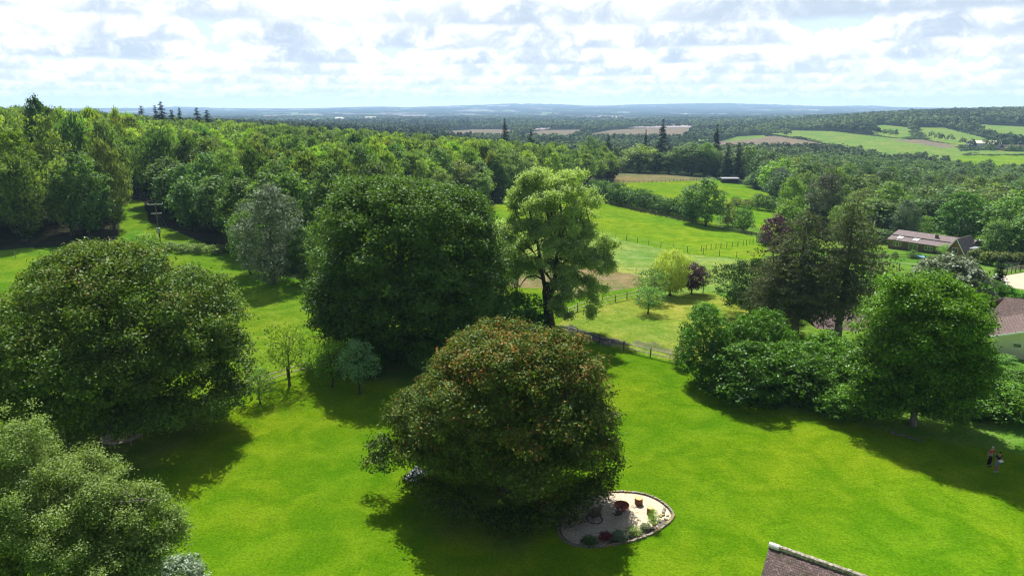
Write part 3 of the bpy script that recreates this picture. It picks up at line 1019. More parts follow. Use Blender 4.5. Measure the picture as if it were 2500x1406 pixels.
    proto_spire('larch2', 156, L_DEAD, h=19, w=9, n=12500, layers=42, gap=.22, leaf=.19, spread=.28, hang=True, droop=.12, bark=BARK_DEAD, tr=.36, zb=4.2, per=7,
                reach=([0, .2, .45, .75, 1], [.5, .95, .9, .5, .05]))


SPECIES = {'broad': 'broadleaf_tree', 'feather': 'beech_tree', 'airy': 'birch_tree', 'silver': 'whitebeam_tree', 'dense': 'broadleaf_tree', 'bush': 'bush', 'laurel': 'laurel_shrub',
           'apple': 'apple_tree', 'purple': 'plum_tree', 'willow': 'willow_tree', 'gold': 'golden_shrub', 'yew': 'yew_tree', 'pine': 'pine_tree', 'giant': 'giant_conifer', 'spruce': 'spruce_tree', 'larch': 'larch_tree'}
_trng = np.random.default_rng(5)


def tree(kind, loc, h, w, label, color=(1, 1, 1), group=None, rz=None, name=None, cat=None, wy=None):
    crown, trunk, hp, wp = PROTO[kind]
    base = kind.rstrip('0123456789')
    name = name or SPECIES[base]
    if cat is None:
        cat = 'shrub' if base in ('bush', 'laurel', 'gold') else 'tree'
    r = root(name, loc, label, cat, group, rz if rz is not None else _trng.random() * 6.28, (w / wp, (wy or w) / wp, h / hp))
    c = link('crown', crown, r)
    c.color = (*color, 1)
    link('trunk', trunk, r)
    return r


def tree_px(kind, px, Y, top, wpx, label, color=(1, 1, 1), group=None, base_py=None, **kw):
    """tree in the column px at forward distance Y whose top reaches the row top"""
    if base_py is not None:
        b = G(px, base_py)
        Y = b.y
    else:
        b = at(px, Y)
    h = z_at(top, Y) - b.z
    w = wpx * mpp(Y, b.z + h / 2)
    return tree(kind, b, h, w, label, color, group, **kw)

# ------------------------------------------------------------------ woods
C_WOOD = {
    'yellow': (1.75, 1.75, 1.0), 'pale': (1.40, 1.42, 1.2), 'mid': (1.0, 1.08, 1.0), 'dark': (0.68, 0.78, 0.85), 'blue': (0.85, 1.0, 1.3), 'olive': (1.15, 1.05, 0.8)}


def jitter_grid(rng, x0, x1, y0, y1, s, j=0.42):
    gx, gy = np.meshgrid(np.arange(x0, x1, s), np.arange(y0, y1, s))
    gx = gx + (np.floor(gy / s) % 2) * s * .5
    p = np.stack([gx.ravel(), gy.ravel()], -1)
    return p + rng.uniform(-j, j, p.shape) * s


def merged_trees(name, P, kinds, frac, grow, rng, mats, hs, ws, tint_shift):
    """one mesh holding a whole stand too far off to count"""
    parts = []
    cache = {}
    for k in set(kinds):
        me = PROTO[k][0]
        n = len(me.polygons)
        v = np.empty(len(me.vertices) * 3, np.float32)
        me.vertices.foreach_get('co', v)
        v = v.reshape(-1, 4, 3)
        t = np.empty(n, np.float32)
        me.attributes['tint'].data.foreach_get('value', t)
        cache[k] = (v, t)
    V, TT = [], []
    for i in range(len(P)):
        v, t = cache[kinds[i]]
        _, _, hp, wp = PROTO[kinds[i]]
        sel = rng.choice(len(v), int(len(v) * frac), replace=False)
        # only the upper part of a crown shows in a stand
        q = v[sel]
        m = q[:, 0, 2] > hp * 0.38
        q, tt = q[m], t[sel][m]
        c = q.mean(1, keepdims=True)
        q = c + (q - c) * grow
        a = rng.random() * 6.28
        ca, sa = math.cos(a), math.sin(a)
        sx = ws[i] / wp
        x = (q[..., 0] * ca - q[..., 1] * sa) * sx + P[i, 0]
        y = (q[..., 0] * sa + q[..., 1] * ca) * sx + P[i, 1]
        z = q[..., 2] * (hs[i] / hp) + P[i, 2]
        V.append(np.stack([x, y, z], -1).reshape(-1, 3))
        TT.append(np.clip(tt + tint_shift[i], 0, 1))
    V = np.concatenate(V)
    TT = np.concatenate(TT)
    me = mesh_from(name, V, np.arange(len(V), dtype=np.int32).reshape(-1, 4), tint=TT, mats=mats)
    return me


def build_left_wood():
    rng = np.random.default_rng(21)
    p = jitter_grid(rng, -340, 90, 118, 262, 6.9)
    z = H(p[:, 0], p[:, 1])
    c = col_of(p[:, 0], p[:, 1], z)
    m = in_left_wood(p[:, 0], p[:, 1], z) & (c > -110)
    p, z, c = p[m], z[m], c[m]
    order = np.argsort(p[:, 1])
    p, z, c = p[order], z[order], c[order]
    hb = np.interp(c, [0, 300, 450, 700, 1200, 1500], [18.5, 17, 14, 13.5, 14, 12.5])
    kinds_f = ['feather1', 'feather2', 'feather3']
    kinds_b = ['broad1', 'broad2', 'broad4', 'airy1', 'dense1']
    front = np.interp(c, WF[:, 0], WF[:, 1])
    nb = {}
    far_i = []
    cnt = 0
    for i in range(len(p)):
        depth = p[i, 1] - front[i]
        if (abs(p[i, 0] - at(668, 106).x) < 8 and p[i, 1] < 118) or (60 < c[i] < 190 and 150 < p[i, 1] < 182):
            continue
        if p[i, 1] > 226 and cnt > 330:
            far_i.append(i)
            continue
        cnt += 1
        feather = rng.random() < np.interp(c[i], [0, 500, 1100], [0.55, 0.55, 0.75]) * np.interp(depth, [0, 25, 60], [0.35, 0.75, 1.0])
        h = hb[i] * rng.uniform(0.78, 1.2) * np.interp(depth, [0, 8, 20], [0.80, 0.95, 1.05])
        w = rng.uniform(6.4, 9.0)
        patch = vnoise(p[i, 0], p[i, 1], 45, 31)
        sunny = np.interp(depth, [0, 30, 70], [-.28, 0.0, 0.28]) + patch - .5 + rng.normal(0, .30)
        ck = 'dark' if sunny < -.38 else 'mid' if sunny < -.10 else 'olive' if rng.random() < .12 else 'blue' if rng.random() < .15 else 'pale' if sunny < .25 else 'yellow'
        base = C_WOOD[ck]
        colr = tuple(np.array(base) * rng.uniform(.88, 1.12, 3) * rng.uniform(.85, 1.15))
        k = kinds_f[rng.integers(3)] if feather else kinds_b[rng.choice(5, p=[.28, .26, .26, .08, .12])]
        adj = {'dark': 'dark', 'mid': 'mid green', 'olive': 'olive brown tinged', 'blue': 'bluish green', 'pale': 'pale green', 'yellow': 'yellow-green'}[ck]
        shape = 'feathery' if feather else 'rounded'
        row = 'at the front' if depth < 14 else 'in the middle' if depth < 60 else 'at the back'
        near = 'wood before the pole' if c[i] < 345 else 'wood by the whitebeam' if c[i] < 600 else 'wood behind the great oak' if c[i] < 1050 else 'wood by the far paddock'
        lab = f'{adj} {shape} tree {row} of the {near}'
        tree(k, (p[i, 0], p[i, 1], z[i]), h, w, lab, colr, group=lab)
    # the rest of the plantation
    q = jitter_grid(rng, -420, 130, 226, 480, 7.6)
    zq = H(q[:, 0], q[:, 1])
    cq = col_of(q[:, 0], q[:, 1], zq)
    m = in_left_wood(q[:, 0], q[:, 1], zq) & (cq > -110) & (q[:, 1] > (p[cnt - 1, 1] + 4 if cnt < len(p) else 262))
    q, zq, cq = q[m], zq[m], cq[m]
    n = len(q)
    hb = np.interp(cq, [0, 450, 700, 1200, 1500], [17.5, 14, 13.5, 13.5, 12.5]) * rng.uniform(.78, 1.18, n)
    for part, (nm, mat) in enumerate((('wood_canopy', None),)):
        patch = vnoise(q[:, 0], q[:, 1], 60, 31) + rng.normal(0, .25, n)
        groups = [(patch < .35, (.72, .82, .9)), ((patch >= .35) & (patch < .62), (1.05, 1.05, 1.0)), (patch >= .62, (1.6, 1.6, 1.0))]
        for gi, (gm, colr) in enumerate(groups):
            idx = np.where(gm)[0]
            kinds = [['feather1', 'feather2', 'feather3', 'broad2'][k] for k in rng.choice(4, len(idx), p=[.3, .3, .28, .12])]
            me = merged_trees('wood_canopy', np.stack([q[idx, 0], q[idx, 1], zq[idx]], -1), kinds, .30, 1.55, rng, [L_GREEN], hb[idx], rng.uniform(6.8, 9, len(idx)), rng.normal(0, .12, len(idx)))
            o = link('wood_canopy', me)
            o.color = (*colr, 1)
            tag(o, ['dark green treetops far back in the plantation', 'mid green treetops far back in the plantation', 'yellow-green treetops far back in the plantation'][gi], 'wood', kind='stuff')


# valley wood to the right
VF = np.array([[1820, 420], [1850, 345], [1880, 300], [1905, 262], [1935, 205], [1975, 178], [2060, 176], [2130, 178], [2200, 196], [2300, 205], [2420, 192], [2560, 172], [2700, 170]])


def build_valley():
    rng = np.random.default_rng(33)
    p = jitter_grid(rng, 50, 460, 165, 560, 10.4)
    z = H(p[:, 0], p[:, 1])
    c = col_of(p[:, 0], p[:, 1], z)
    m = (c > 1835) & (c < 2620) & (p[:, 1] > np.interp(c, VF[:, 0], VF[:, 1])) & (p[:, 1] < np.interp(c, [1835, 2000, 2100, 2300, 2620], [470, 500, 540, 520, 480])) & ~is_field(p[:, 0], p[:, 1], z)
    p, z, c = p[m], z[m], c[m]
    order = np.argsort(p[:, 1])
    p, z, c = p[order], z[order], c[order]
    for i in range(min(len(p), 190)):
        h = rng.uniform(9, 17) if p[i, 1] > 215 else rng.uniform(8, 12.5)
        w = rng.uniform(8.5, 13.5)
        s = rng.random()
        ck = 'dark' if s < .25 else 'mid' if s < .62 else 'blue' if s < .80 else 'pale' if s < .92 else 'yellow'
        base = np.array(C_WOOD[ck]) * (.8 if ck == 'yellow' else .75)
        colr = tuple(base * rng.uniform(.9, 1.1, 3))
        k = ['broad1', 'broad2', 'broad3', 'broad4', 'dense1', 'airy1', 'spruce2', 'willow2'][rng.choice(8, p=[.22, .2, .2, .1, .12, .06, .04, .06])]
        if k.startswith('spruce'):
            w *= .5
            h *= 1.2
        adj = {'dark': 'dark green', 'mid': 'mid green', 'blue': 'blue-green', 'pale': 'pale green', 'yellow': 'yellow-green'}[ck]
        sh = {'broad': 'round-headed tree', 'dense': 'dense tree', 'airy': 'airy drooping tree', 'spruce': 'pointed conifer', 'willow': 'weeping tree'}[k.rstrip('0123456789')]
        row = 'on the near edge' if p[i, 1] < 225 else 'in the middle' if p[i, 1] < 340 else 'on the far side'
        near = 'by the paddocks' if c[i] < 2000 else 'above the larches' if c[i] < 2160 else 'behind the bungalow'
        lab = f'{adj} {sh} {row} of the valley wood, {near}'
        tree(k, (p[i, 0], p[i, 1], z[i]), h, w, lab, colr, group=lab)
    if len(p) > 190:
        q = p[190:]
        n = len(q)
        kinds = [['broad1', 'broad2', 'broad3', 'dense1'][k] for k in rng.choice(4, n)]
        me = merged_trees('wood_canopy', np.stack([q[:, 0], q[:, 1], z[190:]], -1), kinds, .35, 1.5, rng, [L_GREEN], rng.uniform(11, 16, n), rng.uniform(10, 14, n), rng.normal(0, .15, n))
        o = link('wood_canopy', me)
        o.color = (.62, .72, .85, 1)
        tag(o, 'treetops at the far side of the valley wood below the hill fields', 'wood', kind='stuff')


def clump_mesh(rng, P, hh, ww, k, size, cone, tint0):
    """k rough leafy faces for each far tree"""
    n = len(P)
    d = unit(rng.normal(size=(n, k, 3)))
    d[..., 2] = np.abs(d[..., 2]) * 1.0 - 0.25
    r = rng.uniform(.65, 1.0, (n, k, 1))
    o = d * r * np.stack([ww / 2, ww / 2, hh * .5], -1)[:, None, :]
    zc = hh[:, None] * .5 + o[..., 2]
    t = np.clip(zc / hh[:, None], 0, 1)
    shrink = np.where(cone[:, None], np.clip(1.25 - t * 1.15, .05, 1), 1)
    o[..., 0] *= shrink
    o[..., 1] *= shrink
    C = P[:, None, :] + np.stack([o[..., 0], o[..., 1], zc], -1)
    C = C.reshape(-1, 3)
    N = d.reshape(-1, 3) * .8 + np.array([0, 0, .45]) + rng.normal(size=(n * k, 3)) * .35
    S = np.repeat(size, k) * rng.uniform(.7, 1.3, n * k)
    v, q = leaf_arrays(C, N, rng.normal(size=(n * k, 3)), S, .75)
    tint = np.clip(np.repeat(tint0, k) + rng.normal(0, .13, n * k), 0, 1)
    return v, q, tint


L_FAR = leaf_material('far_canopy', (0.014, 0.032, 0.014), (0.115, 0.165, 0.055), trans=0.08, gloss=0.02)


def build_far_woods():
    rng = np.random.default_rng(44)

    def stand(x0, x1, y0, y1, s, hr, wr, k, fs, wedge=.84):
        p = jitter_grid(rng, x0, x1, y0, y1, s)
        p = p[(np.abs(p[:, 0] / p[:, 1]) < wedge)]
        z = H(p[:, 0], p[:, 1])
        c = col_of(p[:, 0], p[:, 1], z)
        inl = (c < 1500) & (p[:, 1] < np.interp(c, WB[:, 0], WB[:, 1]) + 2)
        inv = (c > 1835) & (p[:, 1] < np.interp(c, [1835, 2000, 2100, 2300, 2620], [470, 500, 540, 520, 480]) + 3)
        m = ~is_field(p[:, 0], p[:, 1], z) & ~inl & ~inv
        m &= ~((p[:, 1] > 2200) & far_open(p[:, 0], p[:, 1]))
        p, z = p[m], z[m]
        # hedges, where there is a field both nearer and farther
        dy = p[:, 1] * p[:, 1] / (1667 * 45.0) * 6
        up = is_field(p[:, 0], p[:, 1] + np.maximum(dy, 16), H(p[:, 0], p[:, 1] + np.maximum(dy, 16)))
        dn = is_field(p[:, 0], p[:, 1] - np.maximum(dy, 16), H(p[:, 0], p[:, 1] - np.maximum(dy, 16)))
        hedge = up & dn
        n = len(p)
        hh = rng.uniform(*hr, n)
        ww = rng.uniform(*wr, n)
        small = hedge & (rng.random(n) < .93)
        hh = np.where(small, 3.0, hh)
        ww = np.where(small, s * 1.25, ww)
        c = col_of(p[:, 0], p[:, 1], z)
        cone = (rng.random(n) < np.where(c < 1150, .55, .06)) & ~small
        ww = np.where(cone, ww * .7, ww)
        hh = np.where(cone, hh * 1.15, hh)
        t0 = .42 + .75 * (vnoise(p[:, 0], p[:, 1], s * 9, 51) - .5) + rng.normal(0, .12, n) - cone * .18
        return clump_mesh(rng, np.stack([p[:, 0], p[:, 1], z], -1), hh, ww, k, np.where(small, fs * .6, fs), cone, t0)
    a = stand(-900, 900, 400, 1000, 9.5, (10, 15.5), (8, 12.5), 80, 1.05)
    v, q, t = a
    o = link('distant_wood', mesh_from('distant_wood', v, q, tint=t, mats=[L_FAR]))
    tag(o, 'dark distant wood and hedgerows beyond the paddocks', 'wood', kind='stuff')
    b = stand(-1500, 1500, 1000, 2000, 13.0, (11, 16), (11, 17), 42, 1.9)
    c = stand(-3200, 3200, 2000, 4200, 30.0, (11, 17), (26, 38), 26, 5.0)
    v, q, t = join_arrays([b, c])
    o = link('hazy_wood', mesh_from('hazy_wood', v, q, tint=t, mats=[L_FAR]))
    tag(o, 'hazy blue woodland filling the plain below the far ridge', 'wood', kind='stuff')


# ------------------------------------------------------------------ trees one can point to
def build_named_trees():
    G1, G2, G3 = (1, 1, 1), (.7, .82, .85), (1.35, 1.3, 1.0)
    cs = (.85, .95, 1.15)
    T = tree_px
    # dark spires over the left wood
    T('dense1', 123, 176, 243, 66, 'big dark blunt-topped conifer rising highest out of the wood', (.6, .75, 1.0), name='giant_conifer')
    for px, top, w, lab in ((357, 258, 20, 'small dark spire beside a pale round treetop'), (391, 257, 15, 'slim dark spire touching the tallest one of the row'), (406, 248, 22, 'tallest slender spire in the row on the wooded skyline'),
                            (429, 268, 20, 'ragged low conifer just behind the tallest skyline spire'), (449, 263, 15, 'thin spire between the ragged conifer and the pair'), (491, 263, 21, 'steep pointed conifer of the skyline pair, the nearer to the tall spire'),
                            (515, 269, 22, 'broader pointed conifer of the skyline pair, facing the open plain')):
        T('giant2', px, 400, top, w * 2.1, lab, cs, group='dark spires on the wooded skyline')
    T('spruce1', 228, 168, 335, 84, 'brownish dark fir standing tall inside the wood', (1.5, 1.05, .9))
    T('spruce2', 262, 160, 420, 60, 'thin dead-looking brown fir below the taller dark fir', (2.0, 1.5, 1.2))
    T('spruce1', 28, 330, 275, 26, 'small black conifer near the edge of the skyline wood', cs)
    T('spruce1', 1148, 222, 378, 52, 'dark conifer in the clump at the far paddock corner, the left of two', cs)
    T('spruce2', 1176, 218, 398, 40, 'lower dark conifer tucked against its twin at the paddock corner', cs)
    T('dense1', 1212, 228, 385, 60, 'dark round tree beside the two conifers at the paddock corner', G2)
    T('giant1', 1232, 455, 291, 36, 'ragged tall conifer on the wood edge against the brown fields', (1.1, 1.1, 1.1))
    T('giant2', 1295, 420, 315, 30, 'dark spire right of the ragged conifer on the wood edge', cs)
    T('broad1', 1335, 400, 362, 34, 'golden-topped small tree among green ones at the wood corner', (3.2, 2.4, .5))
    T('broad3', 1441, 400, 338, 72, 'large round-headed tree at the corner of the tan hayfield', G2)
    T('broad2', 1470, 375, 385, 56, 'rounded tree below the large round-headed one at the hayfield corner', G2)
    T('giant2', 1483, 470, 330, 32, 'short dark cone behind the hayfield trees', cs)
    T('giant1', 1573, 480, 318, 24, 'narrow dark cone left of the tallest spire', cs)
    T('giant1', 1613, 465, 293, 44, 'tallest dark spire standing behind the tan hayfield', cs)
    T('giant1', 1743, 420, 305, 36, 'dark ivy-coloured column rising over the hayfield corner', cs)
    T('purple1', 1490, 0, 396, 40, 'round purple-leaved tree at the hayfield fence', (1, 1, 1), base_py=446)
    row = [(1520, 388, 40, 'airy1', G1), (1560, 356, 84, 'broad3', G3), (1600, 372, 46, 'dense1', G2), (1632, 378, 48, 'broad1', G2), (1652, 362, 44, 'broad2', cs), (1688, 350, 66, 'broad4', cs),
           (1722, 352, 48, 'willow2', (1.1, 1.3, 1.3)), (1745, 372, 46, 'willow2', G2)]
    labs = ['thin-crowned tree', 'widest pale round tree', 'dark tree', 'small low tree', 'grey-green tree', 'big bluish tree', 'weeping silvery tree', 'dark weeping tree']
    for (px, top, w, k, colr), la in zip(row, labs):
        T(k, px, 398 + (px % 7), top, w, la + ' in the row behind the tan hayfield', colr, group='trees behind the tan hayfield')
    for px, top, w, k, colr, la in ((1772, 352, 40, 'spruce1', cs, 'left peak of the conifer block by the field shelter'), (1797, 346, 44, 'spruce1', cs, 'highest peak of the conifer block by the field shelter'), (1825, 360, 56, 'broad2', (1.05, 1.15, .9), 'bright round tree right of the conifer block'),
                                    (1858, 392, 60, 'broad1', G2, 'low tree right of the bright round one above the field shelter')):
        T(k, px, 372, top, w, la, colr)
    T('broad3', 1900, 300, 393, 96, 'vivid green spreading tree at the bend of the paddock', (1.25, 1.5, .8))
    T('silver2', 1902, 285, 415, 54, 'small silvery tree in front of the vivid spreading one', (.8, .9, .9))
    T('broad2', 1842, 340, 425, 50, 'grey-green bushy tree beside the field shelter', (.95, 1.1, 1.2))
    # hedge line under the hayfield
    rng = np.random.default_rng(61)
    line = np.array([[1450, 484], [1500, 497], [1560, 511], [1640, 527], [1700, 540]])
    ORD = 'first second third fourth fifth sixth seventh eighth ninth tenth eleventh twelfth'.split()
    for i, px in enumerate(range(1452, 1690, 21)):
        by = np.interp(px, line[:, 0], line[:, 1])
        tree_px('bush1' if i % 2 else 'bush2', px, 0, by - rng.uniform(38, 52), rng.uniform(42, 58), f'{ORD[i]} bush of the long field hedge, counted from the purple tree', (.62, .8, .8), group='bushes of the long field hedge', base_py=by, name='hedge_bush')
    T('broad4', 1690, 0, 452, 62, 'leaning half of the big double tree in the field hedge', (.85, 1.05, .95), base_py=545)
    T('broad2', 1722, 0, 440, 78, 'taller domed half of the big double tree in the field hedge', (.9, 1.1, 1.0), base_py=552)
    T('bush1', 1778, 0, 497, 44, 'brownish thorn bush next to the big double tree', (1.0, .85, .9), base_py=552)
    T('bush2', 1815, 0, 508, 52, 'round green bush at the low end of the field hedge', (.8, 1.0, .8), base_py=566)
    for i, (px, top, by, w, colr) in enumerate(((1797, 482, 504, 30, (1.0, .9, .8)), (1825, 487, 508, 30, (1.1, .9, .8)), (1853, 474, 512, 44, (.75, .9, .9)), (1880, 480, 516, 40, (.7, .85, .85)))):
        T('bush1', px, 0, top, w, f'{ORD[i]} scrubby bush of the short hedge below the vivid tree, from the big double tree', colr, base_py=by, group='scrub bushes of the short hedge')
    T('silver2', 1860, 0, 568, 26, 'pale bush at the lower corner of the bright field', (.7, .9, .6), base_py=592)
    T('bush2', 1868, 0, 572, 36, 'dark bush under the purple tree at the field corner', (.6, .85, .9), base_py=600)
    # near the dead larches
    T('purple1', 1887, 150, 530, 62, 'dusky purple tree behind the dead larches', (1.6, 1.8, 2.0))
    T('broad3', 1930, 168, 486, 84, 'bright dark-green tree above the purple one', (.95, 1.1, .6))
    T('willow2', 1925, 200, 440, 56, 'pale weeping tree at the edge of the valley wood', (1.1, 1.3, 1.0))
    T('silver1', 2005, 186, 430, 90, 'grey hazy tree above the dead larches', (.55, .52, .42))
    T('airy1', 2100, 152, 548, 74, 'brown-green open tree left of the long bungalow', (.75, .8, .7))
    T('airy1', 2062, 158, 500, 90, 'grey-green tree behind the tall larch tip', (.75, .82, .7))
    T('broad2', 2163, 188, 452, 86, 'tall light tree with ivy trunk behind the bungalow lawn', (1.0, 1.15, .9))
    T('broad1', 2140, 172, 560, 70, 'dark low tree left of the bungalow lawn', G2)
    T('silver1', 2205, 176, 492, 66, 'greyish round tree over the bungalow pond', (.6, .8, .55))
    T('bush1', 2252, 182, 530, 48, 'pale bush over the pond behind the bungalow', (1.1, 1.3, 1.0))
    T('dense1', 2337, 166, 474, 108, 'big dark domed tree overhanging the bungalow roof', (.95, 1.25, .9))
    T('broad3', 2462, 158, 476, 130, 'large bright tree right of the domed tree by the bungalow', (.95, 1.2, .95))
    T('broad1', 2425, 152, 540, 62, 'lower dark green tree beside the white car', (.9, 1.1, .9))
    T('broad2', 2530, 150, 500, 110, 'big leafy tree at the end of the bungalow drive', (.95, 1.2, .9))
    T('apple1', 2306, 0, 598, 40, 'small flat-topped lime green tree in front of the bungalow', (1.3, 1.7, .8), base_py=626)
    T('apple1', 2412, 0, 586, 54, 'round bright apple tree beside the bungalow gable', (1.2, 1.5, .9), base_py=617)
    T('apple1', 2455, 0, 596, 50, 'grey-green apple tree above the clipped hedge', (.9, 1.1, .9), base_py=622)
    T('bush2', 2498, 0, 575, 40, 'bright bush at the edge of the bungalow drive', (1.2, 1.5, .8), base_py=622)
    T('bush1', 2229, 0, 612, 30, 'round dark bush on the bungalow lawn by the paddling pool', (.6, .8, .5), base_py=630)
    T('bush1', 2184, 0, 615, 14, 'tiny round shrub on the bungalow lawn, the right of two', (.7, .9, .6), base_py=627)
    T('bush1', 2156, 0, 614, 14, 'tiny round shrub on the bungalow lawn, the left of two', (.7, .9, .6), base_py=627)
    T('bush2', 2310, 0, 615, 22, 'small bush under the flat-topped lime green tree', (.9, 1.1, .7), base_py=631)
    # the dead larches, pine
    T('larch1', 1940, 82, 515, 290, 'thin brown half-dead larch with drooping twigs, left of the tallest', (.85, 1.0, .9), wy=8)
    T('larch2', 2042, 80, 488, 290, 'tallest thin brown half-dead larch in front of the tiled roof', (.82, 1.0, .88), wy=8)
    T('larch1', 1895, 84, 590, 180, 'lower drooping larch between the pine and the dead larches', (.85, 1.1, .85))
    T('pine1', 1832, 0, 640, 190, 'spreading dark pine with bare lower boughs on the garden lawn', (1.3, 1.5, 1.1), base_py=772)
    # garden middle
    T('apple1', 1582, 0, 704, 78, 'small umbrella-shaped tree alone on the tan garden lawn', (.8, 1.15, .8), base_py=766)
    T('apple1', 1588, 0, 662, 84, 'bushy young tree against the rail fence before the willow', (.75, 1.0, .8), base_py=738)
    T('willow1', 1636, 0, 616, 96, 'yellow-green weeping willow at the garden fence', (1, 1, 1), base_py=722)
    T('purple1', 1688, 0, 645, 74, 'dark purple plum tree right of the weeping willow', (1, 1, 1), base_py=718)
    T('apple2', 1716, 0, 668, 44, 'small leaning tree right of the purple plum', (.9, 1.1, .8), base_py=716)
    # laurel bank round the lawn
    T('yew1', 1712, 64.8, 744, 124, 'tall rounded clipped yew at the lawn end of the laurel bank', (.70, .90, .7))
    for px, Y, top, w, k, la in ((1785, 66, 800, 96, 'laurel1', 'laurel mound leaning on the clipped yew'), (1845, 67, 765, 130, 'laurel2', 'high laurel mound behind the lawn bank'), (1820, 60.5, 845, 170, 'laurel1', 'broad laurel mound lowest over the lawn curve'),
                                 (1905, 62, 845, 130, 'laurel2', 'laurel mound right of the broad one over the lawn'), (1892, 68, 800, 90, 'laurel1', 'small laurel at the foot of the dead larches'), (1975, 59.5, 880, 120, 'laurel1', 'dark laurel mound in the middle of the bank'),
                                 (2010, 64, 822, 140, 'laurel2', 'brightest rounded laurel dome of the bank'), (2055, 60, 870, 120, 'laurel1', 'laurel mound between the bright dome and the hornbeam'), (2050, 56.5, 945, 110, 'laurel2', 'low leafy laurel nearest the lawn beside the hornbeam'),
                                 (2120, 57.5, 930, 110, 'laurel1', 'laurel filling the gap left of the bare hornbeam trunk'), (2440, 57, 940, 150, 'laurel2', 'dark laurel in the shade behind the two people'), (2500, 60, 912, 140, 'laurel1', 'sunlit laurel above the people at the garden end'),
                                 (2350, 58, 960, 150, 'laurel1', 'shaded laurel right of the hornbeam trunk'), (2270, 59.5, 950, 130, 'laurel2', 'shaded laurel directly behind the hornbeam trunk')):
        T(k, px, Y, top, w * 1.2, la, (.66, .74, .70) if k == 'laurel1' else (.82, .92, .8), group='laurels of the lawn bank')
    T('bush1', 1655, 0, 845, 34, 'small grey-green shrub at the fence end by the yew', (1.0, 1.1, 1.0), base_py=898)
    # orchard trees on the lawn edge
    T('apple2', 708, 0, 800, 128, 'twiggy yellowish apple tree with upright shoots at the lawn fence', (1.5, 1.5, .9), base_py=941)
    T('apple2', 812, 0, 835, 96, 'light green apple tree with a crooked trunk', (1.35, 1.6, .8), base_py=946)
    T('apple1', 878, 0, 838, 104, 'grey-leaved apple tree in front of the great oak', (1.5, 1.7, 3.2), base_py=963)
    T('apple1', 1037, 0, 835, 80, 'small dark sapling in the shade of the great oak', (.8, 1.1, .8), base_py=918)
    T('apple1', 635, 0, 905, 80, 'low young apple tree near the maple on the lawn edge', (.8, 1.0, .7), base_py=985)
    T('apple2', 1240, 78, 660, 60, 'thin open sapling between the oak and the ash', (.8, 1.0, .6))
    T('laurel1', 1262, 81, 722, 150, 'dark evergreen bush left of the ash trunk', (.55, .8, .8))
    T('bush1', 1345, 79, 800, 90, 'nettle patch at the foot of the ash trunk', (.8, 1.0, .7))
    T('laurel2', 900, 66, 855, 90, 'shady bush under the edge of the great oak', (.5, .7, .6))
    T('silver1', 670, 0, 462, 156, 'silvery whitebeam standing out from the wood edge', (.78, .86, .78), base_py=692)
    T('broad1', 612, 0, 520, 84, 'grey-green tree between the whitebeam and the pole, foliage down to the field', (.8, .95, .9), base_py=668)
    T('dense1', 745, 0, 560, 76, 'dark bushy tree at the right foot of the whitebeam', (1.0, 1.1, 1.0), base_py=692)
    T('broad3', 800, 0, 520, 96, 'grey-green tree leaning out between the whitebeam and the oak', (.85, .95, .85), base_py=706)
    T('airy1', 790, 128, 455, 120, 'light olive birch between the whitebeam and the oak', (1.0, 1.0, .75))
    T('airy1', 740, 122, 520, 90, 'low birch tucked behind the whitebeam', (.9, 1.05, .8))
    T('bush2', 362, 0, 572, 58, 'bright bush on the grass ride near the utility pole', (1.7, 1.8, 1.2), base_py=613)
    for i, (px, by, w) in enumerate(((415, 612, 50), (455, 616, 50), (490, 618, 44), (530, 620, 50), (330, 612, 40), (245, 622, 36))):
        T('bush1', px, 0, by - 22, w, ('first low bramble right of the utility pole', 'second low bramble right of the utility pole', 'third low bramble right of the utility pole', 'fourth low bramble right of the utility pole', 'low bramble left of the bright bush on the ride', 'low bramble in the shade left of the grass ride')[i], (1.1, 1.1, .9), base_py=by, group='brambles along the wood edge', name='bramble')
    # the right-hand gardens
    T('silver2', 2300, 96, 632, 190, 'whitish-leaved broad tree below the bungalow paddock', (.95, 1.0, .9), name='whitebeam_tree', cat='tree')
    T('spruce1', 2424, 100, 622, 66, 'dark fir between the whitish tree and the sand arena', cs)
    T('laurel1', 2412, 98, 690, 110, 'green shrub under the dark fir', (.8, 1.0, .9))
    T('laurel2', 2462, 99, 705, 60, 'fresh green shrub above the golden bush', (1.0, 1.5, 1.0))
    T('gold1', 2462, 97, 733, 52, 'golden yellow shrub behind the cream gable roof', (1, 1, 1))
    T('purple1', 2500, 99, 718, 60, 'crimson-purple shrub beside the golden one', (2.2, 1.2, 1.6), cat='shrub', name='purple_shrub')
    T('purple1', 2190, 88, 722, 44, 'red-leaved shrub by the hidden tiled roof', (5.5, 3.2, 1.6), cat='shrub', name='red_shrub')
    T('laurel1', 2235, 95, 680, 36, 'clipped dark shrub at the paddock fence', (.7, .9, .6))
    T('bush1', 2450, 0, 868, 60, 'leafy plants along the cream wall', (1.0, 1.5, .8), base_py=884, name='border_plants')
    T('apple2', 2140, 61, 850, 46, 'slender yellow-green shrub in the gap of the laurel bank', (1.6, 1.8, .8))


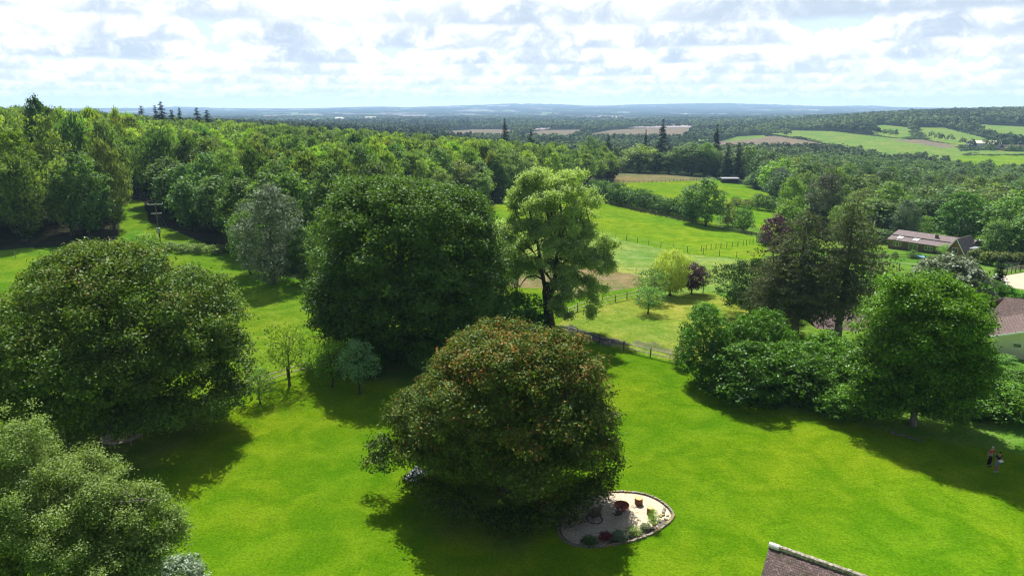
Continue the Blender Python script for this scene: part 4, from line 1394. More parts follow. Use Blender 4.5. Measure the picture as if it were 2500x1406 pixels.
def build_near_left():
    """the birch in the bottom corner, built bough by bough"""
    rng = np.random.default_rng(71)
    Y = 27.0
    b = at(110, Y)
    bl = [(40, 1045, 0, 60, 34), (85, 1100, 1, 50, 40), (20, 1130, 0, 70, 55), (60, 1190, -1, 80, 55), (205, 1120, 1, 34, 20), (230, 1150, 1, 48, 26), (250, 1180, 0, 50, 24), (180, 1180, 0, 50, 36), (150, 1230, -1, 80, 44),
          (30, 1270, -1, 90, 60), (230, 1250, -1, 60, 36), (285, 1240, 0, 40, 24), (320, 1210, 0, 34, 16), (360, 1200, 0, 40, 14), (385, 1225, 0, 24, 18), (340, 1245, 0, 40, 26), (330, 1290, -1, 60, 34), (270, 1300, -1, 70, 40), (180, 1310, -2, 80, 50),
          (420, 1260, 0, 24, 18), (435, 1285, 0, 22, 20), (425, 1310, 0, 20, 18), (375, 1330, -1, 40, 26), (310, 1350, -1, 70, 40), (80, 1340, -2, 100, 60), (200, 1390, -2, 100, 50), (300, 1400, -2, 80, 50), (20, 1400, -2, 100, 60), (360, 1380, -1, 40, 40), (130, 1160, 1, 40, 40)]
    lob = []
    for px, py, dy, rx, ry in bl:
        z = z_at(py, Y + dy)
        s = mpp(Y + dy, z)
        for _ in range(24):
            d = unit(rng.normal(size=3)) * rng.uniform(0.1, 1.55)
            q_ = rng.uniform(.45, 1.0)
            cx, cz = (px - 1250) * s - b.x, z - b.z
            rX, rZ = rx * s, ry * s
            lob.append((cx + d[0] * rX * 1.1, dy + d[1] * rX * .9, cz + d[2] * rZ * 1.15, rX * .34 * q_, rX * .34 * q_, rZ * .5 * q_))
    lob = np.array(lob)
    v, q, t = fill(rng, lob, 190000, 7, 0.17, 0.046, up=0.5, zfrac=.8, shell=(.1, 1.3), hbias=.1, aspect=.6, flat=.8)
    r = root('birch_tree', b, 'sprawling fine-leaved birch filling the near corner of the lawn', 'tree')
    link('crown', mesh_from('crown', v, q, tint=t, mats=[L_BIRCH]), r)
    link('trunk', skeleton(rng, lob, 13, .22, .2, 34, BARK_PALE, sides=8, twigs=2), r)
    # silver shrub below it
    g = at(425, 32.5)
    tree('silver2', g, 2.6, 3.6, 'silver-leaved shrub beside the near birch', (1.1, 1.25, 1.2), name='silver_shrub', cat='shrub')
    tree('laurel2', at(330, 30.5), 2.6, 3.8, 'dark shrub half hidden under the near birch', (.6, .8, .7))

# ------------------------------------------------------------------ built things
def flat_mat(name, c, rough=0.7, spec=0.3, noise=0.25, scale=6.0, metal=0.0, c2=None, bump=0.2):
    m = bpy.data.materials.new(name)
    m.use_nodes = True
    g = NT(m.node_tree)
    tc = g.n('ShaderNodeTexCoord').outputs['Object']
    n = g.noise(tc, scale, 5, 0.65)
    c2 = c2 or tuple(x * (1 - noise) for x in c)
    cc = g.mix(g.maprange(n, 0.35, 0.65, 0, 1), c, c2)
    b = g.n('ShaderNodeBump', {'Strength': bump, 'Distance': 0.02, 'Height': n})
    p = g.n('ShaderNodeBsdfPrincipled', {'Base Color': cc, 'Roughness': rough, 'Metallic': metal, 'Specular IOR Level': spec, 'Normal': b.outputs[0]})
    g.n('ShaderNodeOutputMaterial', {0: p.outputs[0]})
    return m


def tile_mat(name, c, mortar, bw, bh, mort=0.02, offset=0.5, moss=None, var=0.35, bumpd=0.03):
    m = bpy.data.materials.new(name)
    m.use_nodes = True
    g = NT(m.node_tree)
    uv = g.n('ShaderNodeUVMap', uv_map='UVMap').outputs[0]
    br = g.n('ShaderNodeTexBrick', {'Vector': uv, 'Color1': (*c, 1), 'Color2': (*[x * (1 - var) for x in c], 1), 'Mortar': (*mortar, 1), 'Scale': 1.0, 'Mortar Size': mort,
                                    'Mortar Smooth': 0.1, 'Brick Width': bw, 'Row Height': bh}, offset=offset)
    n = g.noise(uv, 1.3, 6, 0.7)
    n2 = g.noise(uv, 9.0, 4, 0.7)
    cc = g.mix(g.maprange(n, 0.35, 0.7, 0, 0.6), br.outputs[0], tuple(x * 0.5 for x in c))
    cc = g.mix(g.maprange(n2, 0.56, 0.66, 0, 0.7), cc, tuple(min(1, x * 2.2 + .03) for x in c))
    if moss:
        cc = g.mix(g.maprange(g.noise(uv, 2.2, 6, 0.75), 0.5, 0.6, 0, 0.9), cc, moss)
    # each course laps over the one below
    sep = g.n('ShaderNodeSeparateXYZ', {0: uv}).outputs[1]
    saw = g.math('FRACT', g.math('DIVIDE', sep, bh))
    b = g.n('ShaderNodeBump', {'Strength': 0.9, 'Distance': bumpd, 'Height': g.math('ADD', g.math('SUBTRACT', 1.0, saw), g.math('MULTIPLY', n2, .3))})
    p = g.n('ShaderNodeBsdfPrincipled', {'Base Color': cc, 'Roughness': 0.85, 'Specular IOR Level': 0.2, 'Normal': b.outputs[0]})
    g.n('ShaderNodeOutputMaterial', {0: p.outputs[0]})
    return m


M_RAIL = flat_mat('weathered_oak_rail', (0.42, 0.36, 0.28), c2=(0.20, 0.165, 0.12), scale=9)
M_POST = flat_mat('dark_fence_post', (0.12, 0.095, 0.07), c2=(0.05, 0.04, 0.03), scale=9)
M_WIRE = flat_mat('fence_wire', (0.22, 0.22, 0.22), rough=.5, metal=.4)
M_TAPE = flat_mat('white_tape', (0.75, 0.75, 0.73), noise=.1)
M_TILE = tile_mat('brown_concrete_tiles', (0.125, 0.085, 0.075), (0.03, 0.022, 0.02), .33, .30)
M_TILE_NEAR = tile_mat('mossy_brown_tiles', (0.150, 0.105, 0.100), (0.02, 0.015, 0.012), .17, .105, mort=.008, moss=(0.05, 0.045, 0.022), bumpd=.03)
M_TILE_FAR = tile_mat('purple_grey_tiles', (0.19, 0.15, 0.15), (0.06, 0.05, 0.05), .33, .30)
M_SLATE = flat_mat('grey_slate', (0.20, 0.21, 0.24), noise=.2, scale=2)
M_BRICK = tile_mat('red_brick', (0.30, 0.10, 0.055), (0.25, 0.2, 0.17), .225, .075, mort=.01, bumpd=.004)
M_BRICKB = tile_mat('brown_brick', (0.17, 0.105, 0.075), (0.2, 0.17, 0.14), .225, .075, mort=.01, bumpd=.004)
M_CREAM = flat_mat('cream_render', (0.66, 0.60, 0.40), noise=.08, scale=1.5)
M_WHITE = flat_mat('white_paint', (0.80, 0.80, 0.78), noise=.06)
M_GLASS = flat_mat('dark_glass', (0.03, 0.04, 0.045), rough=.08, spec=.9, noise=.1)
M_DARK = flat_mat('dark_timber', (0.05, 0.042, 0.035))
M_METAL = flat_mat('grey_metal', (0.30, 0.31, 0.33), rough=.45, metal=.6)
M_RUST = flat_mat('rusty_steel', (0.27, 0.075, 0.035), c2=(0.14, 0.035, 0.02), rough=.75, scale=12)
M_WICKER = None


class Mesh:
    """collects quads and boxes with metre-sized UVs"""

    def __init__(self):
        self.v, self.f, self.uv = [], [], []

    def quad(self, a, b, c, d):
        i = len(self.v)
        P = [Vector(p) for p in (a, b, c, d)]
        self.v += P
        self.f.append((i, i + 1, i + 2, i + 3))
        e = (P[1] - P[0])
        e = e.normalized() if e.length > 1e-6 else Vector((1, 0, 0))
        n = (P[1] - P[0]).cross(P[2] - P[0])
        n = n.normalized() if n.length > 1e-9 else Vector((0, 0, 1))
        w = n.cross(e)
        # keep courses level
        h = Vector((0, 0, 1)).cross(n)
        if h.length > 0.05:
            e = h.normalized()
            w = n.cross(e)
        self.uv += [(p.dot(e), p.dot(w)) for p in P]

    def poly(self, pts):
        i = len(self.v)
        P = [Vector(p) for p in pts]
        n = (P[1] - P[0]).cross(P[2] - P[0]).normalized()
        h = Vector((0, 0, 1)).cross(n)
        e = h.normalized() if h.length > .05 else Vector((1, 0, 0))
        w = n.cross(e)
        self.v += P
        self.f.append(tuple(range(i, i + len(P))))
        self.uv += [(p.dot(e), p.dot(w)) for p in P]

    def box(self, o, X, Y, Z):
        o, X, Y, Z = map(Vector, (o, X, Y, Z))
        a, b, c, d = o, o + X, o + X + Y, o + Y
        e, f, g_, h = a + Z, b + Z, c + Z, d + Z
        if X.cross(Y).dot(Z) < 0:
            a, b, c, d, e, f, g_, h = b, a, d, c, f, e, h, g_
        for q in ((a, d, c, b), (e, f, g_, h), (a, b, f, e), (b, c, g_, f), (c, d, h, g_), (d, a, e, h)):
            self.quad(*q)
        return self

    def slab(self, a, b, c, d, t):
        a, b, c, d = map(Vector, (a, b, c, d))
        n = (b - a).cross(c - a).normalized() * t
        self.quad(a + n, b + n, c + n, d + n)
        self.quad(d, c, b, a)
        for p, q in ((a, b), (b, c), (c, d), (d, a)):
            self.quad(p, q, q + n, p + n)
        return self

    def cyl(self, p0, p1, r0, r1, s=12, cap=True):
        p0, p1 = Vector(p0), Vector(p1)
        t = (p1 - p0).normalized()
        a = t.cross(Vector((0.31, 1, 0.13))).normalized()
        b = t.cross(a)
        A = [p0 + (a * math.cos(k * 2 * PI / s) + b * math.sin(k * 2 * PI / s)) * r0 for k in range(s)]
        B = [p1 + (a * math.cos(k * 2 * PI / s) + b * math.sin(k * 2 * PI / s)) * r1 for k in range(s)]
        for k in range(s):
            self.quad(A[k], A[(k + 1) % s], B[(k + 1) % s], B[k])
        if cap:
            self.poly(B)
            self.poly(A[::-1])
        return self

    def build(self, name, mat, parent=None, bevel=0.0, weld=False):
        me = bpy.data.meshes.new(name)
        me.from_pydata([tuple(p) for p in self.v], [], self.f)
        l = me.uv_layers.new(name='UVMap')
        k = 0
        for p in me.polygons:
            for li in p.loop_indices:
                l.data[li].uv = self.uv[me.loops[li].vertex_index]
        me.materials.append(mat)
        if bevel or weld:
            bm = bmesh.new()
            bm.from_mesh(me)
            bmesh.ops.remove_doubles(bm, verts=bm.verts, dist=0.0005)
            if bevel:
                bmesh.ops.bevel(bm, geom=bm.edges[:], offset=bevel, segments=2, affect='EDGES', profile=.7)
            bm.to_mesh(me)
            bm.free()
        return link(name, me, parent)


def post_rail_fence(label, pts, sp, ph, rails, pw=.14, mat_p=None, mat_r=None, cleft=True, seed=1, rail_part='rail', name='post_and_rail_fence', rw=0.09, rt=0.045, skip=()):
    """pts: terrain points; a post every sp metres, rails between"""
    rng = random.Random(seed)
    mat_p, mat_r = mat_p or M_POST, mat_r or M_RAIL
    segs = [(pts[i + 1] - pts[i]).length for i in range(len(pts) - 1)]
    tot = sum(segs)
    n = max(1, round(tot / sp))
    P = []
    for k in range(n + 1):
        s = tot * k / n
        i = 0
        while i < len(segs) - 1 and s > segs[i]:
            s -= segs[i]
            i += 1
        p = pts[i].lerp(pts[i + 1], min(1, s / segs[i]))
        p = Vector((p.x, p.y, float(H(p.x, p.y))))
        P.append(p)
    o = P[0].copy()
    r = root(name, o, label, 'fence')
    for k, p in enumerate(P):
        lean = Vector((rng.uniform(-.03, .03), rng.uniform(-.03, .03), 0)) * ph * 1.3
        m = Mesh()
        w = pw * rng.uniform(.9, 1.1)
        q = p - o
        if cleft:
            m.cyl(q - Vector((0, 0, .1)), q + Vector((0, 0, ph * rng.uniform(.97, 1.04))) + lean, w * .55, w * .48, 7)
        else:
            m.box(q + Vector((-w / 2, -w / 2, -.1)), (w, 0, 0), (0, w, 0), Vector((0, 0, ph + .1)) + lean)
        m.build('post', mat_p, r)
    for h in rails:
        m = Mesh()
        for k in range(len(P) - 1):
            a = P[k] - o + Vector((0, 0, h + rng.uniform(-.03, .03)))
            b = P[k + 1] - o + Vector((0, 0, h + rng.uniform(-.03, .03)))
            d = (b - a).normalized()
            sd = d.cross(Vector((0, 0, 1))).normalized() * rt
            if rail_part == 'wire':
                m.cyl(a, b, rw, rw, 4, cap=False)
            elif cleft:
                mid = (a + b) / 2 + Vector((0, 0, rng.uniform(-.04, .03)))
                m.cyl(a - d * .06, mid, rw * .62, rw * .78, 6)
                m.cyl(mid, b + d * .06, rw * .78, rw * .62, 6)
            else:
                m.box(a - sd * .5 - Vector((0, 0, rw / 2)) - sd * 1.2, b - a, sd, (0, 0, rw))
        m.build(rail_part, mat_r, r)
    return r


def Gs(*pp):
    return [G(*p) for p in pp]


def build_fences():
    post_rail_fence('split rail fence curving along the lawn from the ash trunk to the clipped yew', Gs((1352, 812), (1395, 821), (1442, 834), (1492, 848), (1545, 862), (1597, 874), (1656, 888)), 3.3, 1.15, (.45, .95), seed=2)
    post_rail_fence('split rail fence behind the orchard trees beside the lawn', Gs((560, 960), (640, 941), (700, 921), (762, 902), (830, 886), (900, 878)), 3.0, 1.15, (.40, .9), seed=3)
    post_rail_fence('split rail fence climbing from the ash towards the weeping willow', Gs((1385, 770), (1417, 757), (1469, 744), (1513, 735), (1557, 724), (1600, 714), (1650, 702), (1745, 690)), 3.1, 1.2, (.45, .98), seed=4)
    w = dict(rail_part='wire', mat_r=M_WIRE, rw=.012, name='wire_fence')
    post_rail_fence('wire fence of thin posts crossing below the bright green field', Gs((1470, 577), (1501, 581), (1577, 598), (1658, 614), (1745, 624), (1840, 632)), 3.6, 1.35, (.5, .95, 1.25), pw=.12, seed=5, **w)
    post_rail_fence('close-set row of leaning fence posts in the corner of the bright green field', Gs((1712, 613), (1755, 607), (1812, 602), (1862, 590)), 1.9, 1.35, (1.2,), pw=.12, seed=6, **w)
    post_rail_fence('thin wire fence beside the brown grass field', Gs((1505, 662), (1518, 664), (1566, 670), (1600, 675)), 5, 1.2, (.6, 1.1), pw=.1, seed=7, **w)
    post_rail_fence('dark post and rail fence along the foot of the long field hedge', Gs((1468, 496), (1520, 507), (1600, 527), (1680, 545), (1760, 561), (1830, 574), (1885, 590)), 2.6, 1.15, (.45, .75, 1.05), cleft=False, pw=.12, mat_r=M_POST, seed=8, rw=.12)
    post_rail_fence('post and rail fence between the tan hayfield and the paddock', Gs((1496, 447), (1560, 447), (1640, 445), (1745, 440)), 2.9, 1.25, (.5, 1.1), cleft=False, pw=.14, seed=9, rw=.13)
    post_rail_fence('wire fence at the near end of the far green paddock by the oak', Gs((1200, 520), (1240, 524), (1300, 533)), 6, 1.2, (.6, 1.1), pw=.12, seed=10, **w)
    post_rail_fence('dark post and rail fence along the garden below the bungalow paddocks', Gs((2085, 695), (2140, 693), (2240, 691), (2330, 692)), 2.3, 1.25, (.45, .8, 1.15), cleft=False, pw=.14, mat_r=M_POST, seed=11, rw=.11)
    post_rail_fence('paddock fence topped with white tape below the bungalow', Gs((2105, 661), (2165, 660), (2200, 658), (2260, 659), (2330, 656)), 4.6, 1.3, (1.22,), pw=.13, seed=12, rail_part='tape', mat_r=M_TAPE, rw=.07, cleft=False, name='tape_fence')
    post_rail_fence('wire fence of spaced posts across the bungalow paddock', Gs((2110, 640), (2184, 642), (2250, 643), (2330, 645)), 6.4, 1.3, (.6, 1.2), pw=.12, seed=13, **w)
    post_rail_fence('low garden fence at the edge of the bungalow lawn', Gs((2085, 628), (2150, 630), (2210, 632), (2290, 634), (2330, 636)), 3.0, .9, (.4, .8), pw=.1, mat_r=M_POST, seed=14, cleft=False, name='garden_fence')
    post_rail_fence('pale posts of the stock fence under the whitebeam and wood edge', Gs((700, 689), (740, 692), (790, 700), (820, 704)), 2.6, 1.3, (.6, 1.15), pw=.11, mat_p=M_RAIL, seed=15, **w)
    post_rail_fence('stock fence in the shade along the left wood edge', Gs((-20, 632), (60, 632), (150, 630), (205, 628), (285, 622)), 4.0, 1.3, (.6, 1.15), pw=.11, mat_p=M_RAIL, seed=16, **w)
    # arena rails and gate
    post_rail_fence('brown rail fence along the top edge of the sand arena', Gs((2446, 672), (2462, 669), (2480, 665), (2498, 662), (2540, 660)), 1.9, 1.25, (.4, .8, 1.15), cleft=False, pw=.13, seed=17, rw=.12)
    a, b = G(2450, 657), G(2485, 657)
    r = root('field_gate', a, 'grey metal field gate behind the arena rails', 'gate')
    m = Mesh()
    L = b - a
    for h in (.2, .45, .7, .95, 1.2):
        m.cyl((0, 0, h), L + Vector((0, 0, h)), .03, .03, 6)
    for t in (0, .5, 1):
        m.cyl(L * t + Vector((0, 0, .15)), L * t + Vector((0, 0, 1.25)), .035, .035, 6)
    m.build('gate_frame', M_METAL, r)
    for t in (-.05, 1.05):
        Mesh().cyl(L * t + Vector((0, 0, -.1)), L * t + Vector((0, 0, 1.4)), .09, .08, 8).build('post', M_POST, r)


def window_part(r, o, X, W, Hh, zb, frame=.07, bars=1, name='window', n=None):
    """window on a wall: o wall origin (local), X unit along wall, n outward normal"""
    m = Mesh()
    n = n or Vector((X.y, -X.x, 0))
    Z = Vector((0, 0, 1))
    a = o + n * .02 + Z * zb
    m.box(a, X * W, n * .05, Z * frame)
    m.box(a + Z * (Hh - frame), X * W, n * .05, Z * frame)
    m.box(a + Z * frame, X * frame, n * .05, Z * (Hh - 2 * frame))
    m.box(a + X * (W - frame) + Z * frame, X * frame, n * .05, Z * (Hh - 2 * frame))
    for k in range(1, bars + 1):
        m.box(a + X * (W * k / (bars + 1) - frame / 2) + Z * frame, X * frame, n * .045, Z * (Hh - 2 * frame))
    w = m.build(name, M_WHITE, r)
    g = Mesh()
    g.box(o + n * .004 + Z * (zb + frame * .5) + X * frame * .5, X * (W - frame), n * .02, Z * (Hh - frame))
    g.build('pane', M_GLASS, w)
    return w


def build_bungalow():
    A, B = G(2167, 606), G(2300, 622)
    e = (B - A)
    e.z = 0
    e.normalize()
    d = Vector((-e.y, e.x, 0))
    if d.y < 0:
        d = -d
    A.z -= .2
    e = e * 0.70
    r = root('bungalow', A, 'long low brown brick bungalow with a red brick gabled end across the paddocks', 'house')
    Z = Vector((0, 0, 1))
    L, D, he, hr = 25.0, 8.4, 2.5, 3.95
    m = Mesh()
    m.box((0, 0, -.6), e * 19.5, d * D, Z * (he + .6))
    m.poly([Vector((0, 0, he)), d * D + Z * he, d * 5.2 + Z * hr])
    m.build('wall', M_BRICKB, r)
    m = Mesh()
    f = -e * .4
    m.slab(f - d * .5 + Z * (he - .1), e * 18.2 - d * .5 + Z * (he - .1), e * 18.2 + d * 2.2 + Z * (he + .62), f + d * 2.2 + Z * (he + .62), .12)
    m.slab(f + d * 2.0 + Z * (he + .78), e * 24 + d * 2.0 + Z * (he + .78), e * 24 + d * 5.2 + Z * (hr + .1), f + d * 5.2 + Z * (hr + .1), .12)
    m.slab(f + d * 5.2 + Z * (hr + .1), e * 24 + d * 5.2 + Z * (hr + .1), e * 24 + d * (D + .4) + Z * (he - .1), f + d * (D + .4) + Z * (he - .1), .12)
    m.slab(e * 18.2 + d * .0 + Z * (he - .1), e * 22 + d * .0 + Z * (he - .1), e * 22 + d * 2.0 + Z * (he + .78), e * 18.2 + d * 2.0 + Z * (he + .78), .12)
    rf = m.build('roof', M_TILE_FAR, r)
    m = Mesh()
    m.box(f + d * 2.0 + Z * (he + .74), e * 18.6, d * .16, Z * .16)
    m.build('flashing', M_RAIL, rf)
    m = Mesh()
    m.box(e * 12.6 + d * 3.0 + Z * (he + .8), e * .8, d * .6, Z * 1.2)
    m.build('chimney', M_BRICKB, rf)
    # skylights
    for s in (2.2, 7.2):
        m = Mesh()
        a = e * s + d * .55 + Z * (he + .33)
        sl_ = (d * 2.7 + Z * .72).normalized()
        m.slab(a, a + e * 1.6, a + e * 1.6 + sl_ * 1.2, a + sl_ * 1.2, .08)
        m.build('skylight', M_WHITE, rf)
    window_part(r, e * 1.6, e, 2.6, 1.0, 1.05, bars=2)
    window_part(r, e * 6.6, e, 2.9, 1.95, .12, bars=1, name='patio_door')
    window_part(r, e * 11.6, e, 2.6, .95, 1.1, bars=2)
    window_part(r, e * 15.8, e, 1.0, 2.0, .1, bars=0, name='door')
    window_part(r, e * 16.95, e, 1.7, .95, 1.15, bars=1)
    # gabled brick end coming forward
    o = e * 19.6 - d * 3.2
    W, hg, hp = 5.6, 1.9, 5.2
    zz = -Z * .9
    m = Mesh()
    m.poly([o + zz, o + e * W + zz, o + e * W + Z * hg, o + e * W / 2 + Z * (hp - .15), o + Z * hg])
    m.quad(o + d * 7 + zz, o + zz, o + Z * hg, o + d * 7 + Z * hg)
    m.quad(o + e * W + zz, o + e * W + d * 7 + zz, o + e * W + d * 7 + Z * hg, o + e * W + Z * hg)
    m.build('gable_wall', M_BRICK, r)
    m = Mesh()
    c = o + e * W / 2 + Z * hp
    sl1 = o - e * .5 + Z * (hg - .45)
    sl2 = o + e * (W + .5) + Z * (hg - .45)
    m.slab(sl1 - d * .35, c - d * .35, c + d * 7.4, sl1 + d * 7.4, .12)
    m.slab(c - d * .35, sl2 - d * .35, sl2 + d * 7.4, c + d * 7.4, .12)
    gr = m.build('gable_roof', M_TILE_FAR, r)
    m = Mesh()
    for p, q in ((sl1, c), (c, sl2)):
        up = Vector((0, 0, 1))
        m.box(p - d * .42 - up * .12, q - p, d * .06, up * .28)
    m.build('bargeboard', M_WHITE, gr)
    m = Mesh()
    m.box(o + e * (W + .1) + d * 1.5 + Z * 1.6, e * 1.5, d * 3.2, Z * 1.7)
    m.build('dormer', M_SLATE, gr)
    window_part(r, o + e * 1.8, e, 1.7, 1.1, 2.1, bars=1)
    window_part(r, o + e * .35, e, .8, .8, .4, bars=0)
    m = Mesh()
    m.cyl(e * 17.8 + d * 6 + Z * (hr - .4), e * 17.8 + d * 6 + Z * (hr + 2.6), .035, .03, 6)
    m.box(e * 17.2 + d * 6 + Z * (hr + 2.5), e * .9, d * .04, Z * .05)
    m.build('aerial', M_METAL, rf)


def gable_house(label, o, e, W, D, he, hr, wall, tiles, name='house', over=.4):
    """gable end faces the camera side; e along the gable, ridge runs back"""
    d = Vector((-e.y, e.x, 0))
    Z = Vector((0, 0, 1))
    r = root(name, o, label, 'house')
    m = Mesh()
    m.poly([Vector((0, 0, -.8)), e * W - Z * .8, e * W + Z * he, e * W / 2 + Z * hr, Z * he])
    m.poly([e * W + d * D - Z * .8, d * D - Z * .8, d * D + Z * he, e * W / 2 + d * D + Z * hr, e * W + d * D + Z * he])
    m.quad(d * D - Z * .8, -Z * .8, Z * he, d * D + Z * he)
    m.quad(e * W - Z * .8, e * W + d * D - Z * .8, e * W + d * D + Z * he, e * W + Z * he)
    m.build('wall', wall, r)
    sl_ = (hr - he) / (W / 2)
    a = -e * over + Z * (he - over * sl_ + .02)
    c = e * W / 2 + Z * (hr + .02)
    b = e * (W + over) + Z * (he - over * sl_ + .02)
    m = Mesh()
    m.slab(a - d * over, c - d * over, c + d * (D + over), a + d * (D + over), .12)
    m.slab(c - d * over, b - d * over, b + d * (D + over), c + d * (D + over), .12)
    rf = m.build('roof', tiles, r)
    m = Mesh()
    for p, q in ((a, c), (c, b)):
        m.box(p - d * (over + .05) - Z * .10, q - p, d * .048, Z * .2)
    m.build('bargeboard', M_WHITE, rf)
    m = Mesh()
    m.box(c - d * over - e * .1 + Z * .1, e * .2, d * (D + 2 * over), Z * .09)
    m.build('ridge', tiles, rf)
    return r, rf, d


def build_houses():
    Z = Vector((0, 0, 1))
    build_bungalow()
    # cream gable at the right edge
    A, B = G(2408, 866), G(2520, 880)
    e = B - A
    e.z = 0
    e.normalize()
    r, rf, d = gable_house('cream rendered bungalow with a shallow brown gable at the garden edge', A, e, 7.6, 6.5, 2.35, 3.7, M_CREAM, M_TILE)
    window_part(r, e * 5.1, e, 2.0, .5, 1.45, bars=0)
    window_part(r, e * 2.3, e, .9, .6, 1.35, bars=0)
    m = Mesh()
    o = e * 1.2 + d * 6.2
    m.slab(o - e * 1.5 + Z * 2.2, o + e * 8.5 + Z * 2.2, o + e * 6.0 + d * 4.5 + Z * 4.7, o + e * 1.0 + d * 4.5 + Z * 4.7, .12)
    m.slab(o + e * 1.0 + d * 4.5 + Z * 4.7, o + e * 6.0 + d * 4.5 + Z * 4.7, o + e * 8.5 + d * 9 + Z * 2.2, o - e * 1.5 + d * 9 + Z * 2.2, .12)
    m.build('rear_roof', M_TILE, r)
    m = Mesh()
    m.box(o + Z * -.8, e * 6.6, d * 8.6, Z * 3.0)
    m.build('rear_wall', M_CREAM, r)
    # hidden house behind the larches
    b = at(2003, 86)
    r = root('house', b, 'brown tiled house half hidden behind the dead larches', 'house')
    x1 = (2160 - 2003) * mpp(88, b.z + 3)
    hr_, he_ = z_at(742, 92) - b.z, z_at(806, 86) - b.z
    m = Mesh()
    m.box((0, 0, -1), (x1, 0, 0), (0, 10, 0), (0, 0, he_ + 1))
    m.build('wall', M_CREAM, r)
    m = Mesh()
    m.slab((-.5, -.5, he_ - .1), (x1 + .5, -.5, he_ - .1), (x1 + .5, 5, hr_), (-.5, 5, hr_), .12)
    m.slab((-.5, 5, hr_), (x1 + .5, 5, hr_), (x1 + .5, 10.5, he_ - .1), (-.5, 10.5, he_ - .1), .12)
    rf = m.build('roof', M_TILE, r)
    cx = (2108 - 2003) * mpp(92, 3)
    m = Mesh()
    m.box((cx, 4.4, hr_ - .9), (1.25, 0, 0), (0, .9, 0), (0, 0, 1.9))
    ch = m.build('chimney', M_BRICKB, rf)
    Mesh().box((cx - .08, 4.32, hr_ + 1.002), (1.41, 0, 0), (0, 1.06, 0), (0, 0, .12)).build("chimney_cap", M_CREAM, ch)
    # roof in the near corner
    def P(px, py, z):
        dr = ray(px, py)
        t = (z - CAMZ) / dr[2]
        return Vector((dr[0] * t, dr[1] * t, z))
    p0, p1 = P(1879, 1332, 8.0), P(2300, 1478, 8.0)
    e = (p1 - p0)
    e.z = 0
    Lr = e.length
    e.normalize()
    d = Vector((e.y, -e.x, 0))
    if d.y > 0:
        d = -d
    base = Vector((p0.x, p0.y, 0))
    r = root('house', base, 'near house corner with a mossy brown tiled roof ridge', 'house')
    m = Mesh()
    sd = 5.2
    hz = 8.0 - sd * .95
    for s in (1, -1):
        q = [Z * 8.0, e * (Lr + 2) + Z * 8.0, e * (Lr + 2) + d * sd * s + Z * hz, d * sd * s + Z * hz]
        if s < 0:
            q = [q[1], q[0], q[3], q[2]]
        m.slab(*q[::-1], .10)
    rf = m.build('roof', M_TILE_NEAR, r)
    m = Mesh()
    n = 46
    for k in range(n):
        a = e * (Lr + 2) * k / n + Z * (8.06 + .012 * math.sin(k * 2.3))
        m.cyl(a, a + e * ((Lr + 2) / n - .012), .135, .125, 10)
    m.build('ridge_tiles', flat_mat('lichened_ridge_tile', (0.14, 0.115, 0.08), c2=(0.36, 0.33, 0.25), scale=7, bump=.5), rf)
    m = Mesh()
    m.cyl(-e * .02 + Z * 8.05, e * .42 + Z * 8.05, .15, .15, 12)
    m.build('end_cap', flat_mat('pale_mortar', (0.50, 0.50, 0.46), noise=.2), rf)
    m = Mesh()
    m.poly([e * .25 + d * 4.9 + Z * 0, e * .25 - d * 4.9, e * .25 - d * 4.9 + Z * (hz + .1), e * .25 + Z * 7.85, e * .25 + d * 4.9 + Z * (hz + .1)])
    for s in (1, -1):
        a, b_ = e * .25 + d * 4.9 * s, e * (Lr + 1.8) + d * 4.9 * s
        m.quad(a, b_, b_ + Z * (hz + .1), a + Z * (hz + .1))
    m.build('wall', M_BRICKB, r)
    # far roofs
    for px, py, Y, w, colr, lab in ((2389, 548, 205, 9.5, M_SLATE, 'grey slate roof among the trees behind the bungalow'), (2478, 362, 0, 26, M_TILE, 'reddish farm roofs at the edge of the hill fields')):
        b = at(px, Y) if Y else G(px, py + 8)
        h = z_at(py, b.y) - b.z if Y else 5
        r = root('farmhouse' if Y == 0 else 'cottage', b, lab, 'house')
        m = Mesh()
        m.box((-w / 2, 0, -1), (w, 0, 0), (0, 8, 0), (0, 0, h + .2))
        m.build('wall', M_BRICKB, r)
        m = Mesh()
        m.slab((-w / 2 - .4, -.4, h - .9), (w / 2 + .4, -.4, h - .9), (w / 2 - .5, 4, h + 2.2), (-w / 2 + .5, 4, h + 2.2), .15)
        m.slab((-w / 2 + .5, 4, h + 2.2), (w / 2 - .5, 4, h + 2.2), (w / 2 + .4, 8.4, h - .9), (-w / 2 - .4, 8.4, h - .9), .15)
        m.build('roof', colr, r)
    # barns, pale specks of the plain
    rng = random.Random(5)
    for px, py, w in ((1500, 292, 26), (1232, 282, 60), (905, 292, 55), (757, 289, 45), (828, 293, 40), (1360, 281, 50), (1668, 283, 60), (2395, 361, 20), (2425, 362, 22)):
        b = G(px, py)
        r = root('barn', b, 'pale distant farm roof among the trees of the plain' if py < 300 else 'low white farm shed below the hill fields', 'barn', 'far farm roofs' if py < 300 else 'white farm sheds')
        m = Mesh()
        h = 5 if py > 300 else 10
        m.box((-w / 2, 0, -2), (w, 0, 0), (0, 14, 0), (0, 0, h + 2))
        m.build('wall', M_WHITE, r)
        m = Mesh()
        m.slab((-w / 2 - .5, -.5, h - .1), (w / 2 + .5, -.5, h - .1), (w / 2 + .5, 7, h + 3), (-w / 2 - .5, 7, h + 3), .3)
        m.slab((-w / 2 - .5, 7, h + 3), (w / 2 + .5, 7, h + 3), (w / 2 + .5, 14.5, h - .1), (-w / 2 - .5, 14.5, h - .1), .3)
        m.build('roof', M_CREAM, r)
    # horse shelter
    b = G(1783, 448)
